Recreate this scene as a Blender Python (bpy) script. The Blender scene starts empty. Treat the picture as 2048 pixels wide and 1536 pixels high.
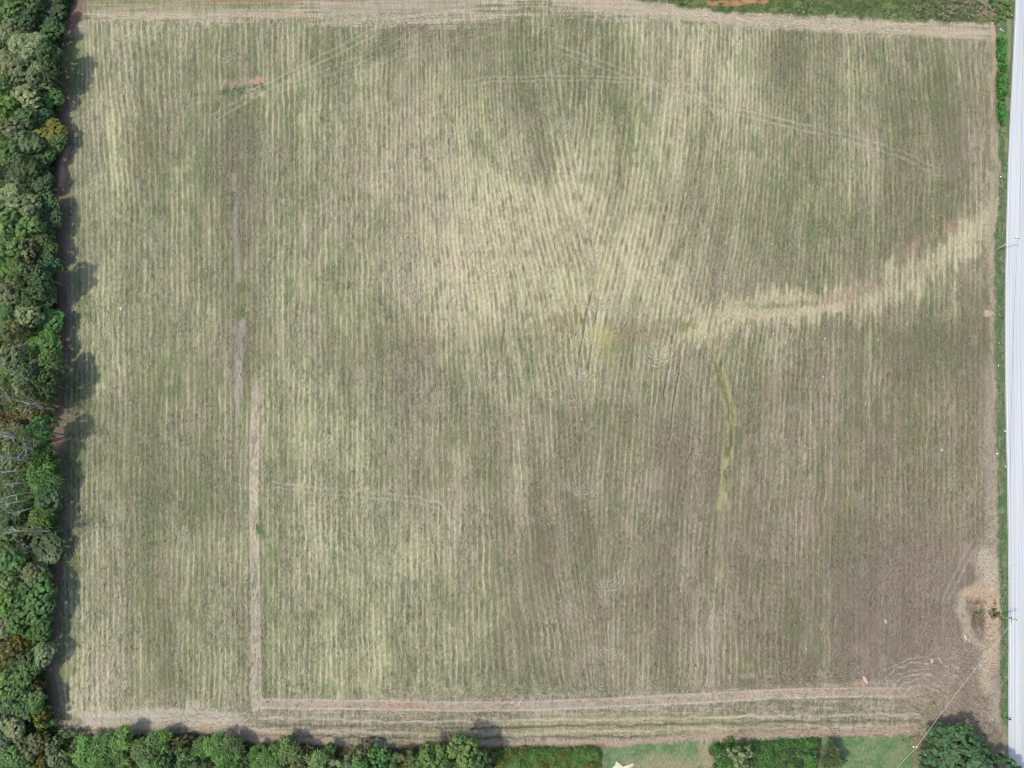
import bpy, math, random
import numpy as np
from mathutils import Vector

# ------------------------------------------------------------------ camera, sky, sun, exposure
scene = bpy.context.scene
H = 215.0                    # drone height in metres
TILT = math.radians(12.4)    # tilt away from straight down
F = 1368.0                   # focal length in photograph pixels (2048 wide)
cam_data = bpy.data.cameras.new('camera')
cam_data.sensor_width = 36.0
cam_data.lens = 36.0 * F / 2048.0
cam_data.clip_start = 1.0
cam_data.clip_end = 6000.0
cam = bpy.data.objects.new('camera', cam_data)
cam.location = (0, 0, H)
cam.rotation_euler = (TILT, 0, 0)
scene.collection.objects.link(cam)
scene.camera = cam

SUN_ELEV = math.radians(54)
SHADOW_DIR = np.array([1.0, 0.28]); SHADOW_DIR /= np.linalg.norm(SHADOW_DIR)
world = bpy.data.worlds.new('World'); scene.world = world; world.use_nodes = True
wn = world.node_tree.nodes; wl = world.node_tree.links
sky = wn.new('ShaderNodeTexSky'); sky.sky_type = 'NISHITA'; sky.sun_disc = False
sky.sun_elevation = SUN_ELEV
sky.sun_rotation = math.atan2(-SHADOW_DIR[0], -SHADOW_DIR[1])
sky.air_density = 1.0; sky.dust_density = 2.5
wn['Background'].inputs['Strength'].default_value = 0.15
wl.new(sky.outputs['Color'], wn['Background'].inputs['Color'])
sun_data = bpy.data.lights.new('sun', 'SUN'); sun_data.energy = 2.05
sun_data.angle = math.radians(3.0); sun_data.color = (1.0, 0.95, 0.87)
sun = bpy.data.objects.new('sun', sun_data); scene.collection.objects.link(sun)
Ld = Vector((math.cos(SUN_ELEV)*SHADOW_DIR[0], math.cos(SUN_ELEV)*SHADOW_DIR[1], -math.sin(SUN_ELEV)))
sun.rotation_euler = Ld.to_track_quat('-Z', 'Y').to_euler()
sun.location = (-100, -60, 150)
scene.view_settings.view_transform = 'Standard'
scene.view_settings.look = 'None'
scene.view_settings.exposure = 0.41
scene.view_settings.gamma = 1.0
scene.cycles.filter_width = 1.0

ct, st = math.cos(TILT), math.sin(TILT)
def G(px, py, z=0.0):
    """point at height z whose place in the photograph is (px, py)"""
    x = (px-1024)/F; y = (768-py)/F
    s = (H-z)/(ct - y*st)
    return s*x, s*(y*ct+st)
def P(X, Y, Z=0.0):
    yc = ct*Y + st*(Z-H); d = st*Y - ct*(Z-H)
    d = np.maximum(d, 60.0)
    return 1024+F*X/d, 768-F*yc/d

# ------------------------------------------------------------------ noise
def _h(ix, iy, seed):
    n = (ix.astype(np.int64)*374761393 + iy.astype(np.int64)*668265263 + seed*1274126177) & 0xffffffff
    n = ((n ^ (n >> 13))*1274126177) & 0xffffffff
    n = n ^ (n >> 16)
    return (n & 0xffffff).astype(np.float64)/float(0xffffff)
def vn(x, y, seed=0):
    x = np.asarray(x, float); y = np.asarray(y, float)
    x0 = np.floor(x); y0 = np.floor(y); fx = x-x0; fy = y-y0
    fx = fx*fx*(3-2*fx); fy = fy*fy*(3-2*fy)
    a = _h(x0, y0, seed); b = _h(x0+1, y0, seed); c = _h(x0, y0+1, seed); d = _h(x0+1, y0+1, seed)
    return (a*(1-fx)+b*fx)*(1-fy)+(c*(1-fx)+d*fx)*fy
def fbm(x, y, seed=0, o=4):
    s = 0; a = 1.0; t = 0
    for i in range(o):
        s = s+a*vn(x*2**i+i*17.3, y*2**i+i*9.1, seed+i*101); t += a; a *= .55
    return s/t            # 0..1 about .5
def sm(x, a, b):
    t = np.clip((x-a)/(b-a), 0, 1); return t*t*(3-2*t)
def lin(c):
    c = np.asarray(c, float)/255.0
    return np.where(c <= .04045, c/12.92, ((c+.055)/1.055)**2.4)
KA = 0.81       # picture value -> albedo
def alb(r, g, b):
    c = lin((r, g, b)); l = c.mean(); c = l+(c-l)*np.where(c-l > 0, .80, .9)
    return np.minimum(c*KA, .30+(c*KA-.30)*.72)*.97

# ------------------------------------------------------------------ helpers: materials, meshes, tags
def new_mat(name):
    m = bpy.data.materials.new(name); m.use_nodes = True
    nt = m.node_tree
    return m, nt, nt.nodes['Principled BSDF']
def simple_mat(name, col, rough=0.8, nscale=3.0, namt=0.25, spec=0.2, metal=0.0, stretch=None):
    m, nt, b = new_mat(name)
    tc = nt.nodes.new('ShaderNodeTexCoord'); no = nt.nodes.new('ShaderNodeTexNoise')
    no.inputs['Scale'].default_value = nscale; no.inputs['Detail'].default_value = 5
    mp = nt.nodes.new('ShaderNodeMapping')
    if stretch: mp.inputs['Scale'].default_value = stretch
    nt.links.new(tc.outputs['Object'], mp.inputs[0]); nt.links.new(mp.outputs[0], no.inputs['Vector'])
    r = nt.nodes.new('ShaderNodeValToRGB')
    r.color_ramp.elements[0].position = .3; r.color_ramp.elements[1].position = .7
    r.color_ramp.elements[0].color = tuple(c*(1-namt) for c in col)+(1,)
    r.color_ramp.elements[1].color = tuple(min(1, c*(1+namt)) for c in col)+(1,)
    nt.links.new(no.outputs['Fac'], r.inputs[0]); nt.links.new(r.outputs[0], b.inputs['Base Color'])
    b.inputs['Roughness'].default_value = rough; b.inputs['Metallic'].default_value = metal
    b.inputs['Specular IOR Level'].default_value = spec
    return m
def leaf_mat(name, col, transl=0.38, var=0.25, hue=0.03):
    m, nt, b = new_mat(name)
    at = nt.nodes.new('ShaderNodeAttribute'); at.attribute_name = 'tint'
    mu = nt.nodes.new('ShaderNodeMix'); mu.data_type = 'RGBA'; mu.blend_type = 'MULTIPLY'
    mu.inputs[0].default_value = 1.0
    mu.inputs[6].default_value = tuple(col)+(1,)
    nt.links.new(at.outputs['Color'], mu.inputs[7])
    oi = nt.nodes.new('ShaderNodeObjectInfo'); hs = nt.nodes.new('ShaderNodeHueSaturation')
    mr = nt.nodes.new('ShaderNodeMapRange'); mr.inputs['To Min'].default_value = 1-var; mr.inputs['To Max'].default_value = 1+var
    mh = nt.nodes.new('ShaderNodeMapRange'); mh.inputs['To Min'].default_value = .5-hue; mh.inputs['To Max'].default_value = .5+hue*.6
    mm = nt.nodes.new('ShaderNodeMath'); mm.operation = 'MULTIPLY'; mm.inputs[1].default_value = 7.31
    fr = nt.nodes.new('ShaderNodeMath'); fr.operation = 'FRACT'
    nt.links.new(oi.outputs['Random'], mr.inputs[0]); nt.links.new(oi.outputs['Random'], mm.inputs[0])
    nt.links.new(mm.outputs[0], fr.inputs[0]); nt.links.new(fr.outputs[0], mh.inputs[0])
    nt.links.new(mr.outputs[0], hs.inputs['Value']); nt.links.new(mh.outputs[0], hs.inputs['Hue'])
    nt.links.new(mu.outputs[2], hs.inputs['Color']); nt.links.new(hs.outputs[0], b.inputs['Base Color'])
    b.inputs['Roughness'].default_value = .55; b.inputs['Specular IOR Level'].default_value = .25
    tr = nt.nodes.new('ShaderNodeBsdfTranslucent'); nt.links.new(hs.outputs[0], tr.inputs['Color'])
    mx = nt.nodes.new('ShaderNodeMixShader'); mx.inputs[0].default_value = transl
    nt.links.new(b.outputs[0], mx.inputs[1]); nt.links.new(tr.outputs[0], mx.inputs[2])
    nt.links.new(mx.outputs[0], nt.nodes['Material Output'].inputs['Surface'])
    return m

def np_mesh(name, V, Fq, col=None, smooth=False):
    """V (n,3), Fq (m,k) faces of one size, col (n,3)"""
    V = np.ascontiguousarray(V, dtype=np.float32); Fq = np.ascontiguousarray(Fq, dtype=np.int32)
    me = bpy.data.meshes.new(name)
    k = Fq.shape[1]; m = len(Fq)
    me.vertices.add(len(V)); me.vertices.foreach_set('co', V.ravel())
    me.loops.add(m*k); me.loops.foreach_set('vertex_index', Fq.ravel())
    me.polygons.add(m)
    me.polygons.foreach_set('loop_start', np.arange(0, m*k, k, dtype=np.int32))
    try: me.polygons.foreach_set('loop_total', np.full(m, k, dtype=np.int32))
    except Exception: pass
    if smooth: me.polygons.foreach_set('use_smooth', np.ones(m, dtype=bool))
    if col is not None:
        a = me.color_attributes.new('tint', 'FLOAT_COLOR', 'POINT')
        c4 = np.ones((len(V), 4), dtype=np.float32); c4[:, :3] = col
        a.data.foreach_set('color', c4.ravel())
    me.update(calc_edges=True)
    return me
def link(name, me, mat, parent=None, loc=None):
    o = bpy.data.objects.new(name, me)
    if mat is not None and len(me.materials) == 0: me.materials.append(mat)
    scene.collection.objects.link(o)
    if parent is not None: o.parent = parent
    if loc is not None: o.location = loc
    return o
def struct(o): o['kind'] = 'structure'; return o
def tag(o, label, cat, group=None, kind=None):
    o['label'] = label; o['category'] = cat
    if group: o['group'] = group
    if kind: o['kind'] = kind
    return o
def empty(name, loc, label, cat, group=None):
    o = bpy.data.objects.new(name, None); scene.collection.objects.link(o)
    o.location = loc; o.empty_display_size = .5
    return tag(o, label, cat, group)

class MB:
    """collects tubes and boxes into one mesh"""
    def __init__(s): s.V = []; s.F = []; s.n = 0
    def add(s, V, Fc):
        s.V.append(np.asarray(V, float)); s.F.append(np.asarray(Fc)+s.n); s.n += len(V)
    def tube(s, pts, rad, k=7):
        pts = np.asarray(pts, float); rad = np.asarray(rad, float)*np.ones(len(pts))
        V = []
        for i, p in enumerate(pts):
            d = pts[min(i+1, len(pts)-1)]-pts[max(i-1, 0)]; d = d/(np.linalg.norm(d)+1e-9)
            a = np.cross(d, [0, 0, 1.0]) if abs(d[2]) < .95 else np.cross(d, [1.0, 0, 0])
            a /= np.linalg.norm(a); b = np.cross(d, a)
            for j in range(k):
                t = 2*math.pi*j/k
                V.append(p+rad[i]*(math.cos(t)*a+math.sin(t)*b))
        Fc = []
        for i in range(len(pts)-1):
            for j in range(k):
                Fc.append((i*k+j, i*k+(j+1) % k, (i+1)*k+(j+1) % k, (i+1)*k+j))
        # caps as quads to the end rings' centre
        n = len(V); V.append(pts[0]); V.append(pts[-1])
        for j in range(0, k):
            Fc.append((j, n, n, (j+1) % k)); Fc.append(((len(pts)-1)*k+j, (len(pts)-1)*k+(j+1) % k, n+1, n+1))
        s.add(V, Fc)
    def box(s, c, sz, rz=0, bev=0.0):
        cx, cy, cz = c; a, b, h = sz[0]/2, sz[1]/2, sz[2]/2
        e = min(bev, a*.9, b*.9, h*.9)
        rings = [(-h, e), (-h+e, 0), (h-e, 0), (h, e)] if e > 0 else [(-h, 0), (h, 0)]
        V = []
        for z, i in rings:
            for x, y in ((-a+i, -b+i), (a-i, -b+i), (a-i, b-i), (-a+i, b-i)):
                V.append((cx+x*math.cos(rz)-y*math.sin(rz), cy+x*math.sin(rz)+y*math.cos(rz), cz+z))
        Fc = [(3, 2, 1, 0)]
        m = len(rings)
        for r in range(m-1):
            for j in range(4): Fc.append((r*4+j, r*4+(j+1) % 4, (r+1)*4+(j+1) % 4, (r+1)*4+j))
        o = (m-1)*4; Fc.append((o, o+1, o+2, o+3))
        s.add(V, Fc)
    def mesh(s, name, smooth=False):
        V = np.concatenate(s.V); Fc = np.concatenate(s.F)
        me = bpy.data.meshes.new(name)
        fs = []
        for f in Fc:
            g = []
            for v in f:
                if v not in g: g.append(int(v))
            if len(g) >= 3: fs.append(g)
        me.from_pydata([tuple(v) for v in V], [], fs)
        if smooth: me.polygons.foreach_set('use_smooth', np.ones(len(me.polygons), dtype=bool))
        me.update()
        return me

# ================================================================== THE GROUND
def axis(a, b, step, far, grow=1.28):
    c = list(np.arange(a, b+1e-6, step)); s = step; x = c[-1]; up = []
    while x < far: s *= grow; x += s; up.append(x)
    s = step; x = c[0]; dn = []
    while x > -far: s *= grow; x -= s; dn.append(x)
    return np.array(dn[::-1]+c+up)
GX = axis(-192, 192, .30, 2600); GY = axis(-72, 196, .30, 2600)
XX, YY = np.meshgrid(GX, GY)
X = XX.ravel(); Y = YY.ravel()
px, py = P(X, Y)
inner = (np.abs(X) < 260) & (Y < 270) & (Y > -130)

def polydist(poly, qx, qy):
    best = np.full(len(qx), 1e9); 
    for (x0, y0), (x1, y1) in zip(poly[:-1], poly[1:]):
        dx, dy = x1-x0, y1-y0; L = dx*dx+dy*dy
        t = np.clip(((qx-x0)*dx+(qy-y0)*dy)/L, 0, 1)
        d = np.hypot(qx-(x0+t*dx), qy-(y0+t*dy))
        best = np.minimum(best, d)
    return best
def line_mask(poly, w, soft, wob=0.0, seed=0):
    """1 within w/2 of the polyline, fading over soft"""
    xs = [p[0] for p in poly]; ys = [p[1] for p in poly]; r = w/2+soft+wob+2
    idx = np.where((px > min(xs)-r) & (px < max(xs)+r) & (py > min(ys)-r) & (py < max(ys)+r))[0]
    m = np.zeros(len(px))
    if len(idx) == 0: return m
    qx, qy = px[idx], py[idx]
    if 'roff' in globals() and w > 20: qy = qy+roff[idx]*rowm[idx]*34
    if wob:
        qx = qx+(vn(qx/22, qy/22, seed)-.5)*2*wob; qy = qy+(vn(qx/22, qy/22, seed+7)-.5)*2*wob
    m[idx] = 1-sm(polydist(poly, qx, qy), w/2-soft*.3, w/2+soft)
    return m
def blob(cx, cy, rx, ry, seed=0, rough=.5, rot=0.0):
    dx = px-cx; dy = py-cy
    idx = np.where((np.abs(dx) < 2.2*max(rx, ry)) & (np.abs(dy) < 2.2*max(rx, ry)))[0]
    m = np.zeros(len(px))
    a, b = dx[idx], dy[idx]
    if 'roff' in globals(): b = b+roff[idx]*rowm[idx]*min(ry*1.1, 26)
    u = (a*math.cos(rot)+b*math.sin(rot))/rx; v = (-a*math.sin(rot)+b*math.cos(rot))/ry
    d = np.hypot(u, v)+(fbm(a/9+cx, b/9+cy, seed, 3)-.5)*2*rough
    m[idx] = 1-sm(d, .55, 1.2)
    if 'tex' in globals(): m[idx] *= 1-rowm[idx]*(1-tex[idx])
    return m
def piece(xs_, pts):
    pts = sorted(pts); return np.interp(xs_, [p[0] for p in pts], [p[1] for p in pts])
C = np.zeros((len(X), 3)); Z = np.zeros(len(X))
def paint(mask, col):
    global C
    i = mask > .003
    C[i] = C[i]*(1-mask[i, None])+np.asarray(col)*mask[i, None]

# --- broad character of the sward, by eye from the photograph: straw cover and greenness on a 128 px net
SG = ["5555444445564444", "3544445544564433", "3543456555554433", "3443456776444335", "3543456777643353",
      "3543444555444323", "3434554443333333", "3433554443333333", "3444556433333223", "4444555433333222",
      "4544555433333223", "5655554444444433"]
GG = ["6666564576565554", "6666764667556654", "6675554557566543", "5674653444456653", "5765664455535553",
      "5765554565554543", "5655764544443443", "7665664444334443", "5665666444333422", "5666676543334312",
      "6566776553333211", "5444444545444421"]
def grid_at(S, qx, qy):
    A = np.array([[int(c) for c in r] for r in S], float)/9
    u = np.clip(qx/128-.5, 0, 14.999); v = np.clip(qy/128-.5, 0, 10.999)
    i = np.floor(u).astype(int); j = np.floor(v).astype(int); fu = u-i; fv = v-j
    fu = fu*fu*(3-2*fu); fv = fv*fv*(3-2*fv)
    return (A[j, i]*(1-fu)+A[j, i+1]*fu)*(1-fv)+(A[j+1, i]*(1-fu)+A[j+1, i+1]*fu)*fv
wx = (fbm(px/160, py/160, 1, 3)-.5)*120; wy = (fbm(px/160, py/160, 2, 3)-.5)*120
straw = grid_at(SG, px+wx, py+wy); green = grid_at(GG, px+wx, py+wy)
patch = fbm(px/70, py/110, 3, 4)-.5
patch2 = fbm(px/45, py/70, 4, 4)-.5
straw = .46+(straw-.46)*1.45 + patch*.55
green = .55+(green-.55)*1.35 + patch2*.60
straw += .30*np.exp(-((px-1010)/90)**2-((py-470)/130)**2)+.30*np.exp(-((px-1270)/60)**2-((py-530)/80)**2)+.12*np.exp(-((px-195)/60)**2)

# --- rows
seam = piece(py, [(0, 1120), (240, 1135), (340, 1158), (500, 1188), (600, 1196), (760, 1172), (960, 1172), (1170, 1212), (1290, 1216), (1536, 1220)])
def erfi(y, a, w): return w*.886*(np.tanh(1.202*(y-a)/w)-math.tanh(1.202*(768-a)/w))
DL = (.23*np.exp(-((px-1080)/185)**2))*erfi(py, 470, 290) + .14*np.exp(-((px-1130)/120)**2)*erfi(py, 1230, 230)
DL = DL + .02*(px-1000)/1000*(py-768)*-1*0
DR = -.21*np.exp(-(np.maximum(px-1340, 0)/270)**2)*erfi(py, 520, 300) - .05*np.exp(-((px-1350)/250)**2)*erfi(py, 1050, 200)
right = px > seam
cu = px - np.where(right, DR, DL) + np.where(right, 4.0, 0)
# the rows at the far left top and right top lean a little
cu = cu - .07*np.maximum(420-py, 0)*np.exp(-((px-230)/90)**2)*-1 - .10*np.maximum(330-py, 0)*np.exp(-((px-1840)/130)**2)*-1
cu = cu + (fbm(px/40, py/60, 5, 2)-.5)*6.5 + (fbm(px/9, py/14, 6, 2)-.5)*2.0
PER = 10.6
rowi = np.floor(cu/PER); ph = cu/PER-rowi
rowb = _h(rowi, np.where(right, 1, 0)+np.zeros(len(px)), 9)
rowlong = vn(rowi*3.7+.5, py/70+rowb*50, 12)
bandA = fbm(cu/38, py/330, 501, 3)-.5; bandB = fbm(cu/22, py/260, 502, 3)-.5; bandC = vn(cu/11, py/150, 503)-.5
straw = straw - patch*.27 + bandA*.62 + bandC*.14
green = green - patch2*.25 + bandB*.55
ridge = np.exp(-((ph-.5)/(.15+.06*rowb))**2)
strength = np.clip(.30+.85*fbm(px/95, py/150, 8, 3)**1.3, 0, 1.0)*(.45+.65*rowlong)*(.68+.62*np.clip(straw, 0, 1))
strength *= (.62+.70*vn(cu/6, py/34, 13))*(1.05-.45*sm(px, 1560, 1900)*sm(py, 900, 1250)-.12*sm(px, 1300, 1800))

# --- where the rows run: inside the headlands
ytop = piece(px, [(0, 38), (200, 42), (600, 46), (900, 52), (1100, 30), (1350, 42), (1600, 58), (1960, 78), (2100, 80)]) + (vn(px/9, px*0, 14)-.5)*16
ybot = piece(px, [(0, 1425), (520, 1412), (700, 1380), (1100, 1368), (1400, 1370), (1700, 1330), (1850, 1310), (2000, 1290)]) + (vn(px/9, px*0, 15)-.5)*22
xleft = piece(py, [(0, 175), (40, 170), (120, 150), (250, 140), (400, 135), (700, 128), (1000, 126), (1200, 118), (1400, 120), (1536, 120)])
rowm = sm(py, ytop-6, ytop+6)*(1-sm(py, ybot-8, ybot+8))*sm(px, xleft-4, xleft+14)*(1-sm(px, 1955, 1985))
lines = ridge*strength*rowm

# --- colours of the sward
c_mauve = alb(137, 125, 107); c_green = alb(112, 124, 82); c_strawl = alb(202, 202, 152); c_strawp = alb(200, 186, 156)
g = np.clip(green, 0, 1)[:, None]; s = np.clip(straw, 0, 1)[:, None]
base = c_mauve*(1-g)+c_green*g
light = c_strawp*(1-g)+c_strawl*g
fl = .62*fbm(cu/2.7, py/8.5, 20, 3)+.38*vn(cu/2.4, py/38, 530)                       # cut stems, flecks
fl2 = fbm(cu/6, py/22, 21, 3)
rng0 = np.random.default_rng(3)
speck = rng0.random(len(px))
cover = np.clip(-.20+1.12*s[:, 0]+(fl-.5)*1.05+(fl2-.5)*.45+(speck-.5)*.30, 0, 1)
cover = np.clip(cover*(1-.36*rowm*(1-ridge))+lines*.55, 0, 1)
C = base*(1-cover[:, None])+light*cover[:, None]
C = C*(.86+.30*np.clip(s, 0, 1))*np.array([1.035, 1.0, .925])
mv = sm(px, 1150, 1750)*sm(py, 600, 1150)*(.6+.8*fbm(px/60, py/90, 410, 3))
C = C*(1-mv[:, None]*(1-np.array([1.0, .96, .985])))
yl = np.exp(-((px-1090)/260)**2-((py-480)/170)**2)
C = C*(1+yl[:, None]*np.array([.06, .04, -.03]))
# soil showing between rows here and there, and fresh green regrowth
paint(np.clip((fbm(px/8, py/22, 23, 3)-.57)*5, 0, .55)*(1-ridge), alb(112, 106, 84))
paint(np.clip((fbm(px/12, py/30, 24, 3)-.58)*4, 0, .42)*(.2+g[:, 0]), alb(102, 124, 74))
paint(np.clip((fbm(px/18, py/22, 25, 3)-.58)*3, 0, .25)*(1-g[:, 0]), alb(178, 162, 148))
Z += rowm*ridge*.045*(.5+rowlong) + (fl-.5)*.10
tex = np.clip(.25+1.2*vn(cu/5, py/20, 400)+.5*(fl-.5), 0, 1.15)
roff = (_h(rowi, rowi*0, 401)-.5)

# --- north headland, streaked lengthways
def streak(seed, sy=3.2, sx=70): return fbm(px/sx, (py+(px-1000)*np.where(px > 1100, -.028, .0))/sy, seed, 3)
nh = (1-sm(py, ytop-4, ytop+8))
sk = streak(30)
paint(nh*(.45+.5*sk), alb(166, 156, 118))
paint(nh*np.clip((sk-.52)*5, 0, .8), alb(206, 192, 158))
paint(nh*np.clip((.45-sk)*5, 0, .6), alb(112, 120, 78)); paint(nh*np.clip((fl-.5)*4, 0, .5), alb(200, 188, 160)); paint(nh*np.clip((.48-fl)*4, 0, .45), alb(116, 110, 84))
paint(line_mask([(660, 12), (760, 18), (870, 14), (930, -5)], 40, 30, 5, 31)*.55, alb(182, 166, 140))
paint(line_mask([(190, 34), (330, 30), (600, 26)], 12, 8, 3, 32)*.6*(.4+sk), alb(208, 186, 150))
paint(line_mask([(180, 8), (500, 4), (580, 5)], 14, 22, 3, 33)*.5, alb(138, 136, 88))
paint(line_mask([(1120, 2), (1350, 22), (1460, 40), (1640, 48), (1960, 66)], 20, 9, 4, 34)*.75*(.45+sk), alb(206, 184, 150))
paint(line_mask([(430, -2), (620, -4), (800, -6)], 10, 4, 2, 35)*.7, alb(176, 120, 92))
# weedy grass north of the field
yweed = piece(px, [(1150, -40), (1240, -6), (1400, 20), (1480, 28), (1600, 32), (1800, 40), (1960, 50), (2040, 60)])+(vn(px/14, px*0, 36)-.5)*10
we = (1-sm(py, yweed-7, yweed+3))*sm(px, 1180, 1240)
paint(we, alb(96, 116, 66)); paint(we*np.clip((fbm(px/12, py/12, 37, 3)-.45)*3.5, 0, .8), alb(126, 142, 78))
paint(we*np.clip((fbm(px/7, py/7, 38, 3)-.5)*4, 0, .7), alb(70, 96, 52))
paint(we*blob(1950, 10, 60, 34, 39), alb(150, 132, 108))
paint(line_mask([(1418, 6), (1470, 4), (1530, 0)], 8, 4, 3, 40)*.9, alb(214, 142, 98))
# --- the track along the wood and the floor of the wood
trk = [(170, -30), (150, 20), (135, 65), (126, 120), (121, 180), (122, 235), (129, 290), (120, 335), (116, 400), (118, 560), (126, 660), (122, 720), (112, 820), (106, 980), (110, 1120), (100, 1240), (94, 1330), (104, 1410), (118, 1455), (160, 1490), (300, 1500)]
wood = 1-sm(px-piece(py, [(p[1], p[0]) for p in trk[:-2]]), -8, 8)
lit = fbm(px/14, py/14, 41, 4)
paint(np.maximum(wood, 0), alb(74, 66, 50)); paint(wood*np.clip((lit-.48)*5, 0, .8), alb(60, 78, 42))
paint(line_mask([(p[0]+5, p[1]) for p in trk[:-2]], 15, 14, 2, 42)*.85, alb(136, 112, 100))
paint(line_mask([(150, 20), (146, 34), (135, 66)], 9, 5, 2, 43), alb(190, 132, 112))
paint(line_mask([(137, 296), (126, 322), (122, 370)], 7, 5, 2, 44)*.9, alb(206, 152, 134))
paint(line_mask([(175, 60), (160, 50), (150, 70)], 14, 6, 2, 45)*.5, alb(190, 170, 140))
# rank grass just inside the track
paint(line_mask([(150, 95), (150, 170)], 26, 16, 6, 46)*.5, alb(112, 136, 66))
for bx, by, bw, bh in ((170, 775, 24, 40), (150, 930, 22, 60), (140, 1130, 18, 60), (140, 1300, 22, 90)):
    paint(blob(bx, by, bw, bh, bx)*.45, alb(100, 120, 66))
# --- south headland
hy = piece(px, [(0, 1428), (200, 1436), (520, 1415), (700, 1398), (1100, 1388), (1400, 1378), (1700, 1362), (1850, 1352), (2000, 1345)])
sk2 = fbm(px/80, (py+(px-1000)*piece(px, [(0, .03), (600, .0), (1400, -.03), (2000, -.04)]))/3.3, 50, 3)
sk3 = fbm(px/55, (py+(px-1000)*.0-(px-1000)*.02)/7.5, 51, 3)
sh = sm(py, hy-6, hy+10)*(1-sm(px, 1820, 1930))*sm(px, 110, 140)
paint(sh*.85, alb(158, 146, 116)); paint(sh*np.clip((sk2-.52)*5, 0, .6)*(.3+fl*1.3), alb(196, 180, 152))
paint(sh*np.clip((.5-sk3)*5, 0, .6)*(.3+fl*1.3), alb(114, 122, 82)); paint(sh*np.clip((.43-sk2)*5, 0, .45)*(.2+fl*1.4), alb(98, 98, 70)); paint(sh*np.clip((fl-.5)*4, 0, .5), alb(190, 176, 154)); paint(sh*np.clip((.48-fl)*4, 0, .45), alb(112, 104, 84))
paint(sh*blob(1250, 1450, 330, 26, 52, .4)*.4, alb(176, 166, 112))
def y_of(pts): return [(a, b) for a, b in pts]
paint(line_mask([(180, 1440), (300, 1432), (380, 1428), (480, 1446)], 22, 12, 3, 53)*(.5+.5*sk2), alb(212, 196, 168))
paint(line_mask([(170, 1454), (300, 1452), (400, 1450), (520, 1462), (620, 1474)], 6, 4, 2, 54)*.8, alb(214, 190, 150))
paint(line_mask([(400, 1462), (450, 1466), (560, 1478), (660, 1484)], 22, 8, 4, 55)*.8, alb(190, 158, 138))
for k, (yy, wv) in enumerate(((1440, 3), (1452, 3), (1463, 3), (1474, 3))):
    paint(line_mask([(520, yy-4), (800, yy+3), (1000, yy+2), (1300, yy-2), (1500, yy-8), (1700, yy-10), (1840, yy-12)], wv, 2.5, 3, 56+k)*(.35+.5*vn(px/60, py*0, 60+k)), (alb(214, 198, 164), alb(92, 92, 66), alb(206, 186, 148), alb(96, 92, 70))[k])
paint(line_mask([(880, 1484), (1050, 1492), (1200, 1488), (1450, 1470), (1650, 1466), (1830, 1462)], 9, 6, 3, 66)*.75, alb(190, 156, 132))
paint(line_mask([(880, 1498), (1000, 1498), (1205, 1494)], 8, 6, 3, 67)*.6, alb(120, 98, 80))  # contact shade above hedge and thicket, painted as a dark brown fringe
# the pink haul strip and the vertical one
strip = [(518, 1407), (640, 1408), (900, 1413), (1080, 1411), (1200, 1406), (1400, 1396), (1560, 1387), (1700, 1384), (1840, 1384)]
stm = line_mask(strip, 17, 3.5, 1.2, 70)
paint(stm*np.clip(.45+.9*(fbm(px/20, py/5, 510, 3)-.4)+.4*(fl-.5), 0, .95), alb(190, 166, 142)); paint(stm*np.clip((fbm(px/14, py/8, 71, 3)-.48)*5, 0, .8), alb(196, 166, 146))
paint(stm*np.clip((fbm(px/16, py/9, 72, 3)-.56)*5, 0, .5)*np.clip(sm(px, 740, 800)*(1-sm(px, 900, 960))+sm(px, 1490, 1520)*(1-sm(px, 1690, 1720)), 0, 1), alb(222, 152, 116))
paint(line_mask([(a, b-8) for a, b in strip], 1.6, 1.8, .8, 73)*.6, alb(212, 196, 166))
paint(line_mask([(a, b+9) for a, b in strip], 1.8, 2.0, .8, 74)*.8, alb(212, 194, 166))
vs = [(514, 735), (509, 860), (508, 960), (508, 1050), (510, 1140), (512, 1300), (514, 1424)]
vm = line_mask(vs, 14.5, 2.8, 1.0, 75)*sm(py, 735, 800)
paint(vm*np.clip(.55+1.0*(fl2-.4)+.5*(fl-.5), 0, .95), alb(204, 184, 150))
vt = vm*sm(py, 860, 920)*(1-sm(py, 1010, 1120)); paint(vt*.9, alb(214, 196, 150))
paint(vm*np.clip((fbm(px/4, py/16, 76, 3)-.5)*4, 0, .6), alb(202, 190, 170))
paint(vm*np.clip((fbm(px/4, py/16, 77, 3)-.56)*5, 0, .5), alb(116, 108, 86))
paint(line_mask([(a+8, b) for a, b in vs], 1.5, 1.6, .6, 78)*sm(py, 800, 860)*.7, alb(214, 200, 160))
paint(line_mask([(a-8, b) for a, b in vs], 1.5, 1.6, .6, 79)*sm(py, 860, 900)*.5, alb(206, 190, 160))
paint(line_mask([(486, 640), (480, 700), (476, 800)], 12, 3, 2.2, 80)*np.clip(.35+1.1*(fl2-.35), 0, .85), alb(190, 174, 158))
paint(line_mask([(476, 800), (474, 900)], 5, 3, 1.2, 81)*.5, alb(190, 176, 152))
paint(line_mask([(468, 350), (471, 450), (476, 560)], 7, 4, 1.5, 82)*.5, alb(186, 166, 150))
paint(line_mask([(466, 385), (465, 420)], 7, 4, 2, 83)*.7, alb(80, 108, 60))
paint(blob(520, 1060, 9, 22, 84, .8)*.8, alb(90, 122, 64))
# faint vertical strip on the right
paint(line_mask([(1450, 1000), (1442, 1100), (1438, 1160)], 9, 5, 3, 85)*.3*tex, alb(206, 168, 140))
paint(line_mask([(1425, 1210), (1426, 1300), (1430, 1370)], 14, 6, 3, 86)*.4*tex, alb(180, 164, 146))
paint(line_mask([(1424, 1215), (1424, 1300)], 3, 2, 2, 87)*.35*tex, alb(196, 184, 166))
paint(blob(1441, 1148, 8, 9, 88, .7)*.45, alb(206, 166, 122))
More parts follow.
